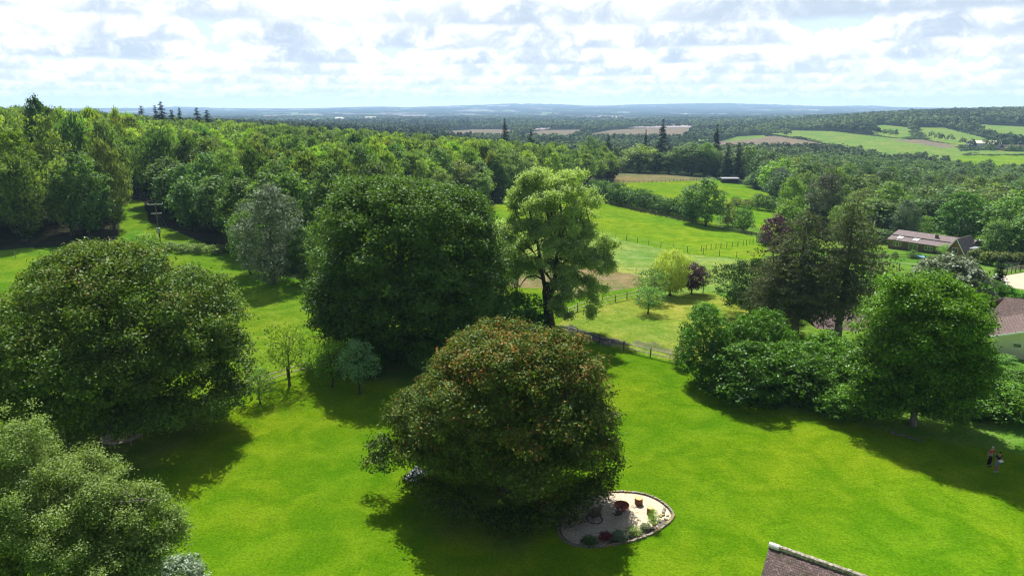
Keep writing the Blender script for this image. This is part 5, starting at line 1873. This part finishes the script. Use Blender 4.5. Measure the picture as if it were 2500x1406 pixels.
    r = root('field_shelter', b, 'dark open-fronted horse shelter at the hayfield corner', 'shed')
    m = Mesh()
    m.box((-4.2, 0, -.1), (.1, 0, 0), (0, 3.4, 0), (0, 0, 2.5)).box((4.1, 0, -.1), (.1, 0, 0), (0, 3.4, 0), (0, 0, 2.5)).box((-4.1, 3.3, -.1), (8.2, 0, 0), (0, .1, 0), (0, 0, 2.4)).box((-4.1, 0, -.1), (2.4, 0, 0), (0, .1, 0), (0, 0, 2.5))
    m.build('wall', M_DARK, r)
    Mesh().slab((-4.6, -.5, 2.42), (4.6, -.5, 2.42), (4.6, 3.8, 2.7), (-4.6, 3.8, 2.7), .1).build('roof', M_SLATE, r)
    # arena
    A = [G(2438, 676), G(2470, 670), G(2560, 656), G(2620, 720), G(2455, 702)]
    me = bpy.data.meshes.new('sand_arena')
    pts = []
    N = 14
    for i in range(N + 1):
        for j in range(N + 1):
            t, s = i / N, j / N
            p = A[0].lerp(A[2], s).lerp(A[4].lerp(A[3], s), t)
            pts.append((p.x, p.y, float(H(p.x, p.y)) + .06))
    me.from_pydata(pts, [], [(i * (N + 1) + j, (i + 1) * (N + 1) + j, (i + 1) * (N + 1) + j + 1, i * (N + 1) + j + 1) for i in range(N) for j in range(N)])
    me.materials.append(flat_mat('arena_sand', (0.36, 0.31, 0.215), noise=.15, scale=.6))
    tag(link('sand_arena', me), kind='structure')
    r = root('arena_kerb', A[0], 'white kerb board curving round the corner of the sand arena', 'kerb')
    m = Mesh()
    cp = [G(2438, 676), G(2450, 681), G(2456, 690), G(2458, 702)]
    for a, b in zip(cp[:-1], cp[1:]):
        m.cyl(a - A[0] + Z * .15, b - A[0] + Z * .15, .16, .16, 6)
    m.build('kerb', M_WHITE, r)
    # clipped hedge by the bungalow drive
    rng = np.random.default_rng(81)
    P0 = [G(2375, 640), G(2420, 648), G(2470, 650), G(2560, 652)]
    lob = []
    o = P0[0]
    for a, b in zip(P0[:-1], P0[1:]):
        k = int((b - a).length / 1.0) + 1
        for i in range(k):
            p = a.lerp(b, i / k)
            for t in range(2):
                lob.append((p.x - o.x + rng.normal(0, .3), p.y - o.y + rng.uniform(-.9, .9), float(H(p.x, p.y)) - o.z + rng.uniform(.9, 1.9), 1.2, 1.1, 1.0))
    v, q, t = fill(rng, lob, 26000, 7, .22, .17, zfrac=.3)
    h = link('hedge', mesh_from('hedge', v, q, tint=t, mats=[L_GREEN]))
    h.location = o
    h.color = (1.0, .85, .7, 1)
    tag(h, 'long dark clipped hedge between the bungalow drive and the sand arena', 'hedge')


def build_poles():
    Z = Vector((0, 0, 1))
    b = G(393, 603)
    top = z_at(497, b.y) - b.z
    r = root('utility_pole', b, 'wooden power pole with crossarms and a transformer at the wood ride', 'utility pole')
    r.rotation_euler = (0, 0, .35)
    Mesh().cyl((0, 0, -.1), (0, 0, top), .15, .10, 9).build('pole', M_POST, r)
    Mesh().box((-1.3, -.08, top - .25), (2.6, 0, 0), (0, .14, 0), (0, 0, .14)).build('crossarm', M_METAL, r)
    Mesh().box((-.9, -.08, top - 1.9), (1.8, 0, 0), (0, .12, 0), (0, 0, .12)).build('crossarm', M_METAL, r)
    for x in (-1.2, 0, 1.2):
        Mesh().cyl((x, -.01, top - .11), (x, -.01, top + .15), .06, .04, 7).build('insulator', M_WHITE, r)
    Mesh().box((-.32, -.75, top - 5.4), (.64, 0, 0), (0, .5, 0), (0, 0, .95)).build('transformer', M_METAL, r, bevel=.04)
    for s in ((2.2, -3.4), (3.4, -1.2)):
        Mesh().cyl((0, 0, top - 1.2), (s[0], s[1], 0), .018, .018, 4).build('stay_wire', M_WIRE, r)
    far = at(455, 330)
    m = Mesh()
    for x in (-1.2, 0, 1.2):
        a = Vector((x, 0, top + .16))
        c = Vector((-34 + x, 90, top + 4))
        prev = a
        for i in range(1, 9):
            t = i / 8
            p = a.lerp(c, t) - Z * (4 * t * (1 - t) * 1.6)
            m.cyl(prev, p, .014, .014, 4, cap=False)
            prev = p
    m.build('power_line', M_WIRE, r)
    b = at(2128, 168)
    t2 = z_at(540, b.y) - b.z
    r = root('utility_pole', b, 'pale slim pole beside the dark trees left of the bungalow', 'utility pole')
    Mesh().cyl((0, 0, 0), (0, 0, t2), .14, .10, 8).build('pole', M_TAPE, r)
    Mesh().box((-3.6, -.05, t2 - .3), (3.4, 0, 0), (0, .1, 0), (0, 0, .1)).build('crossarm', M_RAIL, r)


def build_car():
    b = G(2388, 600)
    r = root('parked_car', b, 'small white car partly hidden beside the bungalow gable', 'car')
    r.rotation_euler = (0, 0, .4)
    prof = [(-2, .35), (-2.05, .8), (-1.2, .95), (-.7, 1.4), (.9, 1.42), (1.5, .98), (2.0, .9), (2.05, .35)]
    m = Mesh()
    w = .85
    m.poly([(x, -w, z) for x, z in prof])
    m.poly([(x, w, z) for x, z in prof][::-1])
    for (x0, z0), (x1, z1) in zip(prof, prof[1:] + prof[:1]):
        m.quad((x0, -w, z0), (x0, w, z0), (x1, w, z1), (x1, -w, z1))
    m.build('body', M_WHITE, r, bevel=.05)
    for s in (-1, 1):
        m = Mesh()
        m.box((-1.0, s * w - .01 + (0 if s > 0 else -.002), .98), (2.1, 0, 0), (0, .012, 0), (0, 0, .32))
        m.build('window', M_GLASS, r)
        for x in (-1.25, 1.25):
            Mesh().cyl((x, s * (w - .2), .32), (x, s * (w + .02), .32), .32, .32, 14).build('wheel', M_DARK, r)

# ------------------------------------------------------------------ fire-pit terrace and garden things
BED = [(1470, 1204), (1500, 1201), (1540, 1202), (1572, 1207), (1600, 1217), (1624, 1232), (1640, 1249), (1643, 1262), (1631, 1277), (1606, 1296), (1565, 1314), (1510, 1328), (1450, 1336), (1400, 1330), (1372, 1314), (1362, 1290), (1376, 1262), (1405, 1232), (1438, 1212)]


def ribbon(name, pts, z, mat, kind='structure'):
    c = sum((Vector((p.x, p.y, 0)) for p in pts), Vector()) / len(pts)
    me = bpy.data.meshes.new(name)
    v = [(c.x, c.y, z)] + [(p.x, p.y, z) for p in pts]
    n = len(pts)
    me.from_pydata(v, [], [(0, 1 + (i + 1) % n, 1 + i) for i in range(n)])
    me.update()
    if me.polygons[0].normal.z < 0:
        me.flip_normals()
    me.materials.append(mat)
    return tag(link(name, me), kind=kind)


def smooth_loop(pts, n=72):
    out = []
    m = len(pts)
    for k in range(n):
        f = k / n * m
        i = int(f)
        t = f - i
        p0, p1, p2, p3 = (pts[(i + j - 1) % m] for j in range(4))
        out.append(.5 * ((2 * p1) + (p2 - p0) * t + (2 * p0 - 5 * p1 + 4 * p2 - p3) * t * t + (3 * p1 - p0 - 3 * p2 + p3) * t ** 3))
    return out


def gravel_mat():
    m = bpy.data.materials.new('pale_gravel')
    m.use_nodes = True
    g = NT(m.node_tree)
    tc = g.n('ShaderNodeNewGeometry').outputs['Position']
    vo = g.n('ShaderNodeTexVoronoi', {'Vector': tc, 'Scale': 22.0})
    c = g.mix(g.maprange(g.n('ShaderNodeSeparateColor', {0: vo.outputs['Color']}).outputs[0], 0, 1, 0, 1), (0.36, 0.30, 0.205), (0.68, 0.60, 0.45))
    c = g.mix(g.maprange(vo.outputs['Distance'], .45, .7, 0, .8), c, (0.16, 0.13, 0.09))
    b = g.n('ShaderNodeBump', {'Strength': 0.7, 'Distance': 0.02, 'Height': vo.outputs['Distance']})
    b.invert = True
    d = g.n('ShaderNodeBsdfDiffuse', {'Color': c, 'Normal': b.outputs[0]})
    g.n('ShaderNodeOutputMaterial', {0: d.outputs[0]})
    return m


def rock(rng, sx, sy, sz):
    bm = bmesh.new()
    bmesh.ops.create_icosphere(bm, subdivisions=2, radius=1)
    a = [rng.uniform(0, 6) for _ in range(3)]
    for v in bm.verts:
        k = 1 + .13 * math.sin(v.co.x * 3 + a[0]) + .12 * math.sin(v.co.y * 3.5 + a[1]) + .1 * math.sin(v.co.z * 4 + a[2])
        v.co = Vector((max(-.8, min(.8, v.co.x * 1.1)) * sx * k, max(-.8, min(.8, v.co.y * 1.1)) * sy * k, max(-.7, min(.7, v.co.z * 1.1)) * sz * k))
    me = bpy.data.meshes.new('stone')
    bm.to_mesh(me)
    bm.free()
    return me


def build_terrace():
    rng = random.Random(9)
    ring = smooth_loop([G(*p) for p in BED], 84)
    cen = sum(ring, Vector()) / len(ring)
    soil = flat_mat('dark_planting_soil', (0.045, 0.036, 0.026), c2=(0.09, 0.075, 0.05), scale=5, bump=.8)
    ribbon('planting_soil', ring, .006, soil)
    inner = []
    for p in ring:
        t = .955
        if p.y < cen.y - .6 and p.x > cen.x - 1.2:          # planting strip on the near side
            t = .80
        q = cen.lerp(p, t)
        inner.append(q)
    ribbon('gravel_bed', inner, .02, gravel_mat())
    # edging stones
    st = flat_mat('lichened_edging_stone', (0.24, 0.21, 0.16), c2=(0.10, 0.085, 0.05), scale=5, bump=.6)
    st2 = flat_mat('mossy_edging_stone', (0.28, 0.21, 0.06), c2=(0.10, 0.085, 0.04), scale=5, bump=.6)
    protos = []
    for k in range(6):
        me = rock(rng, .26, .15, .11)
        me.materials.append(st if k % 3 else st2)
        protos.append(me)
    r = root('stone_edging', (cen.x, cen.y, 0), 'ring of rough lichened stones edging the gravel fire pit terrace', 'edging')
    for k, p in enumerate(ring):
        q = ring[(k + 1) % len(ring)]
        s = link('stone', protos[rng.randrange(6)], r)
        a = (p + q) / 2
        s.location = (a.x - cen.x, a.y - cen.y, .05)
        s.rotation_euler = (rng.uniform(-.2, .2), rng.uniform(-.2, .2), math.atan2(q.y - p.y, q.x - p.x) + rng.uniform(-.2, .2))
        f = (q - p).length / .46
        s.scale = (f * rng.uniform(.9, 1.1), rng.uniform(.6, 1.05), rng.uniform(.8, 1.2))
    # rubble in the eastern corner
    rb = Mesh()
    spots = [(1612, 1262), (1620, 1250), (1625, 1268), (1600, 1280), (1610, 1273), (1590, 1291), (1618, 1258), (1630, 1260), (1576, 1300), (1560, 1306), (1604, 1287), (1622, 1243), (1595, 1270)]
    grp = 'loose stones in the terrace planting'
    for k, (px, py) in enumerate(spots):
        p = G(px, py)
        s = link('loose_stone', protos[k % 6])
        s.location = (p.x, p.y, .06)
        s.rotation_euler = (0, 0, rng.random() * 6)
        f = rng.uniform(.45, .8)
        s.scale = (f, f * 1.2, f)
        tag(s, 'small loose stone lying in the pointed end of the fire pit terrace', 'stone', grp)
    # fire bowl
    b = G(1517, 1246)
    r = root('fire_bowl', (b.x, b.y, .02), 'rusty round steel fire bowl in the middle of the pale gravel', 'fire pit')
    m = Mesh()
    prof = [(.16, .10), (.36, .20), (.50, .36), (.535, .46), (.505, .46), (.46, .37), (.32, .25), (.0, .20)]
    s = 28
    for (r0, z0), (r1, z1) in zip(prof[:-1], prof[1:]):
        for k in range(s):
            a, c = k * 2 * PI / s, (k + 1) * 2 * PI / s
            m.quad((r0 * math.cos(a), r0 * math.sin(a), z0), (r0 * math.cos(c), r0 * math.sin(c), z0), (r1 * math.cos(c), r1 * math.sin(c), z1), (r1 * math.cos(a), r1 * math.sin(a), z1))
    m.build('bowl', M_RUST, r, weld=True)
    Mesh().cyl((0, 0, 0), (0, 0, .13), .24, .18, 20).build('foot', M_RUST, r)
    m = Mesh()
    for k in range(5):
        a = rng.random() * 3
        m.cyl((-.18 * math.cos(a), -.18 * math.sin(a) + k * .04 - .08, .24 + k * .01), (.18 * math.cos(a), .18 * math.sin(a) + k * .04 - .08, .25 + k * .012), .025, .02, 6)
    m.build('charred_wood', M_DARK, r)
    # log seats
    wood_top = flat_mat('cut_wood_end', (0.62, 0.38, 0.14), c2=(0.42, 0.24, 0.08), scale=5)
    barkm = flat_mat('orange_brown_bark', (0.20, 0.09, 0.035), c2=(0.09, 0.04, 0.02), scale=10, bump=.6)
    for px, py, rad, h, lab in ((1559, 1230, .27, .46, 'fatter sawn log seat near the back rim of the gravel'), (1587, 1255, .22, .50, 'slimmer sawn log seat beside the tall leafy plant')):
        b = G(px, py)
        r = root('log_seat', (b.x, b.y, .02), lab, 'log stool', 'log seats round the fire bowl')
        m = Mesh()
        s = 22
        bot, top = [], []
        for k in range(s):
            a = k * 2 * PI / s
            w = 1 + .035 * math.sin(3 * a + px) + .02 * math.sin(7 * a)
            bot.append(Vector((math.cos(a) * rad * w * 1.05, math.sin(a) * rad * w * 1.05, 0)))
            top.append(Vector((math.cos(a) * rad * w, math.sin(a) * rad * w, h)))
        for k in range(s):
            m.quad(bot[k], bot[(k + 1) % s], top[(k + 1) % s], top[k])
        m.build('bark', barkm, r, weld=True)
        m = Mesh()
        m.poly([t + Vector((0, 0, .003)) for t in top])
        m.poly([Vector((t.x * .96, t.y * .96, h + .012)) for t in top])
        m.build('sawn_top', wood_top, r)
    # slatted metal chair seen from behind
    b = G(1507, 1270)
    rz = .25
    r = root('garden_chair', (b.x, b.y, .02), 'small dark slatted chair with thin metal legs facing the fire bowl', 'chair', rz=rz)
    alu = flat_mat('pale_tube', (0.42, 0.44, 0.5), rough=.35, metal=.7)
    for x in (-.25, .25):
        Mesh().cyl((x, -.22, 0), (x, -.14, .45), .014, .014, 6).build('leg', alu, r)
        Mesh().cyl((x, .26, 0), (x, .20, .45), .014, .014, 6).build('leg', alu, r)
        Mesh().box((x - .03, -.18, .64), (.06, 0, 0), (0, .42, 0), (0, 0, .025)).build('armrest', alu, r)
    m = Mesh()
    for k in range(9):
        x = -.25 + k * .0585
        m.box((x, -.16, .46), (.045, 0, 0), (0, -.09, .46), (0, .02, 0))
    m.build('backrest', M_DARK, r)
    m = Mesh()
    for k in range(8):
        m.box((-.25, -.14 + k * .052, .445), (.5, 0, 0), (0, .042, 0), (0, 0, .02))
    m.build('seat', M_DARK, r)
    # big wicker rocking chair on a hoop
    b = G(1452, 1268)
    r = root('wicker_rocking_chair', (b.x, b.y, .02), 'large dark wicker shell chair on a round hoop under the copper-tipped maple', 'chair', rz=.5)
    m = Mesh()
    nu, nv = 12, 9

    def sh(u, v, o=0.0):
        a = -.95 + 1.9 * u
        t = v
        w = .50 - .10 * (t - .5) ** 2 * 4 * .5
        x = math.sin(a) * (w + o)
        y = -.22 - (math.cos(a) - .5) * (.42 + o) + .25 * (1 - t)
        z = .30 + 1.0 * t - .05 * math.cos(a * 2) * t
        return Vector((x, y - .1 * t, z))
    for i in range(nu):
        for j in range(nv):
            u0, u1, v0, v1 = i / nu, (i + .82) / nu, j / nv, (j + 1) / nv
            m.quad(sh(u0, v0), sh(u1, v0), sh(u1, v1), sh(u0, v1))
            m.quad(sh(u0, v1, .03), sh(u1, v1, .03), sh(u1, v0, .03), sh(u0, v0, .03))
    global M_WICKER
    M_WICKER = flat_mat('dark_wicker', (0.055, 0.04, 0.032), c2=(0.10, 0.08, 0.06), scale=30, bump=.5, rough=.5)
    m.build('shell', M_WICKER, r)
    m = Mesh()
    for k in range(12):
        a = k * PI / 12
        m.box((-.42, -.30 + k * .055, .36 + .004 * abs(k - 6)), (.84, 0, 0), (0, .045, 0), (0, 0, .03))
    m.build('seat', M_WICKER, r)
    m = Mesh()
    for k in range(28):
        a, c = k * 2 * PI / 28, (k + 1) * 2 * PI / 28
        m.cyl((.52 * math.cos(a), .02 + .58 * math.sin(a), .035), (.52 * math.cos(c), .02 + .58 * math.sin(c), .035), .03, .03, 7, cap=False)
    m.build('hoop', M_DARK, r)
    for x, y in ((-.36, .3), (.36, .3), (-.36, -.3), (.36, -.3)):
        Mesh().cyl((x * 1.05, y * 1.2, .05), (x * .8, y * .7, .36), .022, .022, 6).build('strut', M_DARK, r)
    # plants
    tree('apple1', G(1594, 1288) + Vector((0, 0, -.2)), 1.5, .75, 'tall leafy plant by the slimmer log seat', (1.6, 1.9, 1.0), name='potted_shrub', cat='plant')
    tree('purple1', G(1478, 1318), .55, .8, 'dark red leafy plant in the shaded terrace bed', (3, 1.3, 1.2), name='red_plant', cat='plant')
    for px, py, h, w, k, colr, lab in ((1512, 1316, .5, 1.0, 'silver2', (.9, 1.1, .9), 'grey-leaved clump in the shaded terrace bed'), (1548, 1303, .45, 1.0, 'bush1', (1.3, 1.3, .8), 'yellow-green clump at the bed edge near the slatted chair'),
                                       (1440, 1326, .4, 1.1, 'bush2', (.7, .9, .7), 'low dark clump at the shaded end of the terrace bed'), (1575, 1292, .4, .7, 'silver2', (1.2, 1.2, .8), 'dry strawy tuft between the leafy plant and the bed edge')):
        tree(k, G(px, py), h, w, lab, colr, name='bed_plant', cat='plant')
    # white hanging swing seat under the maple's left boughs
    z = 1.15
    b = at(1018, 44.6)
    r = root('swing_seat', (b.x, b.y, 0), 'white slung swing seat on ropes hanging under the left boughs of the maple', 'swing', rz=-.5)
    cloth = flat_mat('white_canvas', (0.82, 0.82, 0.80), noise=.06)
    m = Mesh()
    m.slab((-.55, -.75, z - .1), (.55, -.75, z - .1), (.55, .75, z + .12), (-.55, .75, z + .12), .07)
    m.build('seat', cloth, r)
    m = Mesh()
    for x in (-.6, .6):
        m.cyl((x, -.8, z - .08), (x, .8, z + .14), .035, .035, 7)
    m.build('frame', M_TAPE, r)
    for x, y in ((-.55, .7), (.55, .7), (-.55, -.7), (.55, -.7)):
        Mesh().cyl((x, y, z), (x * .6 + .9, y * .5 + .5, z + 3.6), .018, .018, 5).build('rope', M_DARK, r)
    # curved bench
    b = at(300, 52.2)
    r = root('tree_bench', (b.x, b.y, float(H(b.x, b.y))), 'curved slatted bench wrapped round the trunk of the huge green maple', 'bench')
    R0, R1 = 1.15, 1.65
    m, mb = Mesh(), Mesh()
    n = 20
    a0, a1 = -PI * .98, PI * .06
    for k in range(n):
        a = a0 + (a1 - a0) * k / n
        c = a0 + (a1 - a0) * (k + .86) / n
        for j in range(4):
            r0, r1 = R0 + j * .125, R0 + j * .125 + .105
            m.slab((r0 * math.cos(a), r0 * math.sin(a), .44), (r1 * math.cos(a), r1 * math.sin(a), .44), (r1 * math.cos(c), r1 * math.sin(c), .44), (r0 * math.cos(c), r0 * math.sin(c), .44), .03)
        mid = (a + c) / 2
        mb.cyl((R0 * .98 * math.cos(mid), R0 * .98 * math.sin(mid), .46), (R0 * .88 * math.cos(mid), R0 * .88 * math.sin(mid), .95), .022, .022, 5)
    m.build('seat', M_RAIL, r)
    mb.build('backrest', M_RAIL, r)
    for k in range(5):
        a = a0 + (a1 - a0) * (k + .1) / 4.2
        Mesh().cyl((1.58 * math.cos(a), 1.58 * math.sin(a), 0), (1.58 * math.cos(a), 1.58 * math.sin(a), .44), .035, .035, 6).build('leg', M_RAIL, r)
    # fallen branch
    rng2 = np.random.default_rng(3)
    p, q = G(2172, 1056), G(2252, 1080)
    T = Tubes(7)
    T.add(limb_path(rng2, (0, 0, .10), q - p + Vector((0, 0, .08)), 8, wob=.03, curve=.06), np.linspace(.12, .06, 8))
    o = link('fallen_branch', T.mesh('fallen_branch', BARK_PALE))
    o.location = p
    tag(o, 'long fallen branch lying on the grass at the foot of the hornbeam trunk', 'branch')
    # paddling pool on the bungalow lawn
    b = G(2243, 629)
    r = root('paddling_pool', b, 'small round blue pool on the bungalow lawn', 'pool')
    Mesh().cyl((0, 0, 0), (0, 0, .35), 1.3, 1.3, 20, cap=False).build('wall', flat_mat('pool_blue', (0.10, 0.32, 0.62), noise=.1), r)
    Mesh().cyl((0, 0, .2), (0, 0, .3), 1.27, 1.27, 20).build('water', flat_mat('pool_water', (0.15, 0.40, 0.55), rough=.1, noise=.1), r)


# ------------------------------------------------------------------ people
def skin_body(name, chains, mat, parent, sub=1):
    """chains: lists of (x, y, z, radius) joined where points coincide; first point of first chain is the root"""
    verts, edges, rad = [], [], []
    key = {}
    for ch in chains:
        prev = None
        for x, y, z, r in ch:
            k = (round(x, 4), round(y, 4), round(z, 4))
            if k not in key:
                key[k] = len(verts)
                verts.append((x, y, z))
                rad.append(r)
            i = key[k]
            if prev is not None and prev != i:
                edges.append((prev, i))
            prev = i
    me = bpy.data.meshes.new(name)
    me.from_pydata(verts, edges, [])
    me.materials.append(mat)
    o = link(name, me, parent)
    sk = o.modifiers.new('skin', 'SKIN')
    sk.use_smooth_shade = True
    ly = me.skin_vertices[0].data if me.skin_vertices else None
    if ly is None:
        bpy.context.view_layer.objects.active = o
        bpy.ops.mesh.customdata_skin_add()
        ly = me.skin_vertices[0].data
    for i, r in enumerate(rad):
        r = r if isinstance(r, tuple) else (r, r)
        ly[i].radius = r
        ly[i].use_root = (i == 0)
    s = o.modifiers.new('subdivision', 'SUBSURF')
    s.levels = s.render_levels = sub
    return o


def hand(wrist, d, side, curl=.35):
    """palm, five bent fingers of different lengths; d: direction of the hand"""
    d = Vector(d).normalized()
    s = Vector(side).normalized()
    n = d.cross(s).normalized()
    w = Vector(wrist)
    out = []
    palm = w + d * .045
    out.append([(*w, .024), (*palm, .030)])
    for k, (off, L) in enumerate(((-.030, .070), (-.010, .080), (.010, .075), (.028, .058))):
        a = w + d * .085 + s * off
        b = a + d * L * .5 + n * L * curl * .3
        c = b + d * L * .3 + n * L * curl
        out.append([(*palm, .030), (*a, .011), (*b, .0095), (*c, .008)])
    a = w + d * .035 - s * .035
    out.append([(*palm, .030), (*a, .012), (*(a + d * .035 - s * .018 + n * .015), .010), (*(a + d * .058 - s * .016 + n * .03), .009)])
    return out


def cloth(name, c):
    return flat_mat(name, c, noise=.2, scale=8, rough=.9, spec=.1)


def person(label, loc, rz, skin, hair, shirt_parts, legs, leg_mat, shoe, long_trousers, arms, bow, hgt=1.0):
    r = root('person', loc, label, 'person', rz=rz, scale=(hgt, hgt, hgt))
    hx = .10
    # body faces local -Y
    lean = bow
    chest = (0, -lean * .5, 1.36)
    neck = (0, -lean * .8, 1.50)
    head0 = (0, -lean * 1.1 - .015, 1.60)
    head1 = (0, -lean * 1.3 - .02, 1.70)
    pel = (0, 0, .98)
    ch = [[(*pel, (.15, .11)), (0, -lean * .2, 1.15, (.135, .10)), (*chest, (.16, .11)), (*neck, .055), (*head0, (.072, .085)), (*head1, (.072, .085))]]
    shp = []
    for s, (el, wr, hd) in zip((-1, 1), arms):
        sh_ = (s * .19, -lean * .5, 1.41)
        ch.append([(*chest, (.16, .11)), (*sh_, .055), (*el, .042), (*wr, .026)])
        shp.append((sh_, el, wr))
        for f in hand(wr, hd, (s * .2, -1, 0) if abs(hd[2]) > .7 else (0, 0, 1)):
            f[0] = (*wr, .026) if f[0][:3] != tuple(wr) and len(f) == 2 else f[0]
            ch.append(f)
    for s, (kn, an) in zip((-1, 1), legs):
        ch.append([(*pel, (.15, .11)), (s * hx, 0, .92, .088), (*kn, .060), (*an, .040), (an[0], an[1] - .04, .05, .038), (an[0], an[1] - .16, .035, .034)])
    body = skin_body('body', ch, skin, r)
    # face, ears
    m = Mesh()
    hc = Vector(head0).lerp(Vector(head1), .45)
    m.cyl(hc + Vector((0, -.085, .015)), hc + Vector((0, -.108, -.015)), .008, .014, 6)
    for s in (-1, 1):
        m.cyl(hc + Vector((s * .072, .0, -.02)), hc + Vector((s * .080, .008, .025)), .012, .016, 6)
    m.build('nose_and_ears', skin, body)
    m = Mesh()
    for s in (-1, 1):
        m.cyl(hc + Vector((s * .028, -.080, .02)), hc + Vector((s * .028, -.089, .02)), .009, .006, 6)
    m.box(hc + Vector((-.022, -.088, -.045)), (.044, 0, 0), (0, .008, 0), (0, 0, .007))
    m.build('eyes_and_mouth', M_DARK, body)
    # hair
    h = Vector(head1)
    skin_body('hair', [[(h.x, h.y + .03, h.z - .07, (.070, .066)), (h.x, h.y + .018, h.z + .012, (.079, .088)), (h.x, h.y + .008, h.z + .035, (.055, .066))]], hair, r)
    # shirt
    for nm, mt, z0, z1, sl_ in shirt_parts:
        def tp(z):
            t = (z - .98) / (1.36 - .98)
            y = -lean * .5 * max(0, t)
            return (0, y, z, (.172 if z > 1.2 else .165, .128))
        zs = np.linspace(z0, z1, 3)
        cc = [[tp(z) for z in zs]]
        if sl_:
            for sh_, el, wr in shp:
                e2 = tuple(np.array(sh_) * (1 - sl_) + np.array(el) * sl_)
                cc.append([cc[0][-1], (*sh_, .075), (*e2, .060)])
        skin_body(nm, cc, mt, r)
    # trousers or shorts
    cc = [[(0, 0, 1.0, (.165, .125)), (0, 0, .95, (.17, .13))]]
    for s, (kn, an) in zip((-1, 1), legs):
        hip = (s * hx, 0, .86)
        if long_trousers:
            cc.append([cc[0][1], (*hip, .10), (*kn, .078), (an[0], an[1], an[2] + .03, .066)])
        else:
            k2 = tuple(np.array(hip) * .12 + np.array(kn) * .88)
            cc.append([cc[0][1], (*hip, .108), (*k2, .095)])
    skin_body('trousers' if long_trousers else 'shorts', cc, leg_mat, r)
    for s, (kn, an) in zip((-1, 1), legs):
        skin_body('shoe', [[(an[0], an[1] + .035, .045, .045), (an[0], an[1] - .08, .042, .046), (an[0], an[1] - .17, .035, .040)]], shoe, r)
    return r


def build_people():
    sk1 = cloth('light_skin', (0.45, 0.27, 0.19))
    sk2 = cloth('tanned_skin', (0.33, 0.18, 0.12))
    red, greyc = cloth('red_cotton', (0.55, 0.025, 0.03)), cloth('blue_grey_cotton', (0.24, 0.28, 0.40))
    navy = cloth('navy_cotton', (0.02, 0.022, 0.035))
    black, denim = cloth('black_trousers', (0.012, 0.012, 0.016)), cloth('pale_denim', (0.16, 0.22, 0.32))
    white_hair, dark_hair = cloth('white_hair', (0.62, 0.62, 0.60)), cloth('dark_hair', (0.015, 0.012, 0.01))
    a = G(2413, 1138)
    person('person with white hair, red and blue-grey top and black trousers, standing', a, .35, sk1, white_hair,
           [('shirt', greyc, .98, 1.24, 0), ('shirt_yoke', red, 1.24, 1.42, .55)],
           [((-.11, -.02, .50), (-.12, .02, .09)), ((.11, -.04, .50), (.13, .02, .09))], black, black, True,
           [((-.30, .02, 1.14), (-.33, -.06, .90), (0, -.2, -1)), ((.25, -.10, 1.14), (.16, -.34, 1.08), (-.3, -1, 0))], .06)
    b = G(2430, 1151)
    p = person('person in a navy T-shirt and pale denim shorts holding white papers with both hands', b, .15, sk2, dark_hair,
               [('shirt', navy, .98, 1.42, .6)],
               [((-.10, -.04, .50), (-.12, .03, .09)), ((.11, -.02, .50), (.12, .03, .09))], denim, cloth('pale_shoe', (0.45, 0.42, 0.36)), False,
               [((-.27, -.06, 1.16), (-.12, -.33, 1.10), (.4, -1, 0)), ((.27, -.08, 1.16), (.10, -.34, 1.10), (-.4, -1, 0))], .10)
    m = Mesh()
    o = Vector(b) + Vector((-.05, -.42, 1.09))
    m.slab((-.17, -.10, 0), (.17, -.10, .02), (.17, .12, .07), (-.17, .12, .05), .006)
    m.slab((-.10, -.14, .02), (.16, -.08, .03), (.14, .12, .08), (-.12, .08, .07), .006)
    t = m.build('papers', M_WHITE)
    t.location = o
    t.rotation_euler = (0, 0, .15)
    tag(t, 'white papers held by the person in the navy T-shirt', 'papers')


# ------------------------------------------------------------------ air
HAZE_DENSITY = 1.02e-4


def build_haze():
    m = Mesh()
    m.box((-13400, -13400, -60), (26800, 0, 0), (0, 26800, 0), (0, 0, 60 + 190))
    mat = bpy.data.materials.new('clear_air')
    mat.use_nodes = True
    g = NT(mat.node_tree)
    v = g.n('ShaderNodeVolumePrincipled', {'Color': (0.46, 0.70, 1.0, 1), 'Density': HAZE_DENSITY, 'Anisotropy': 0.1, 'Absorption Color': (0, 0, 0, 1)})
    out = g.n('ShaderNodeOutputMaterial')
    mat.node_tree.links.new(v.outputs[0], out.inputs['Volume'])
    o = m.build('haze', mat, weld=True)
    tag(o, kind='stuff')


import time
_t0 = time.time()
for fn in (build_heroes, build_protos, build_left_wood, build_valley, build_far_woods, build_named_trees, build_near_left, build_fences, build_houses, build_poles, build_car, build_terrace, build_people, build_haze):
    fn()
    print('built', fn.__name__, round(time.time() - _t0, 1), flush=True)
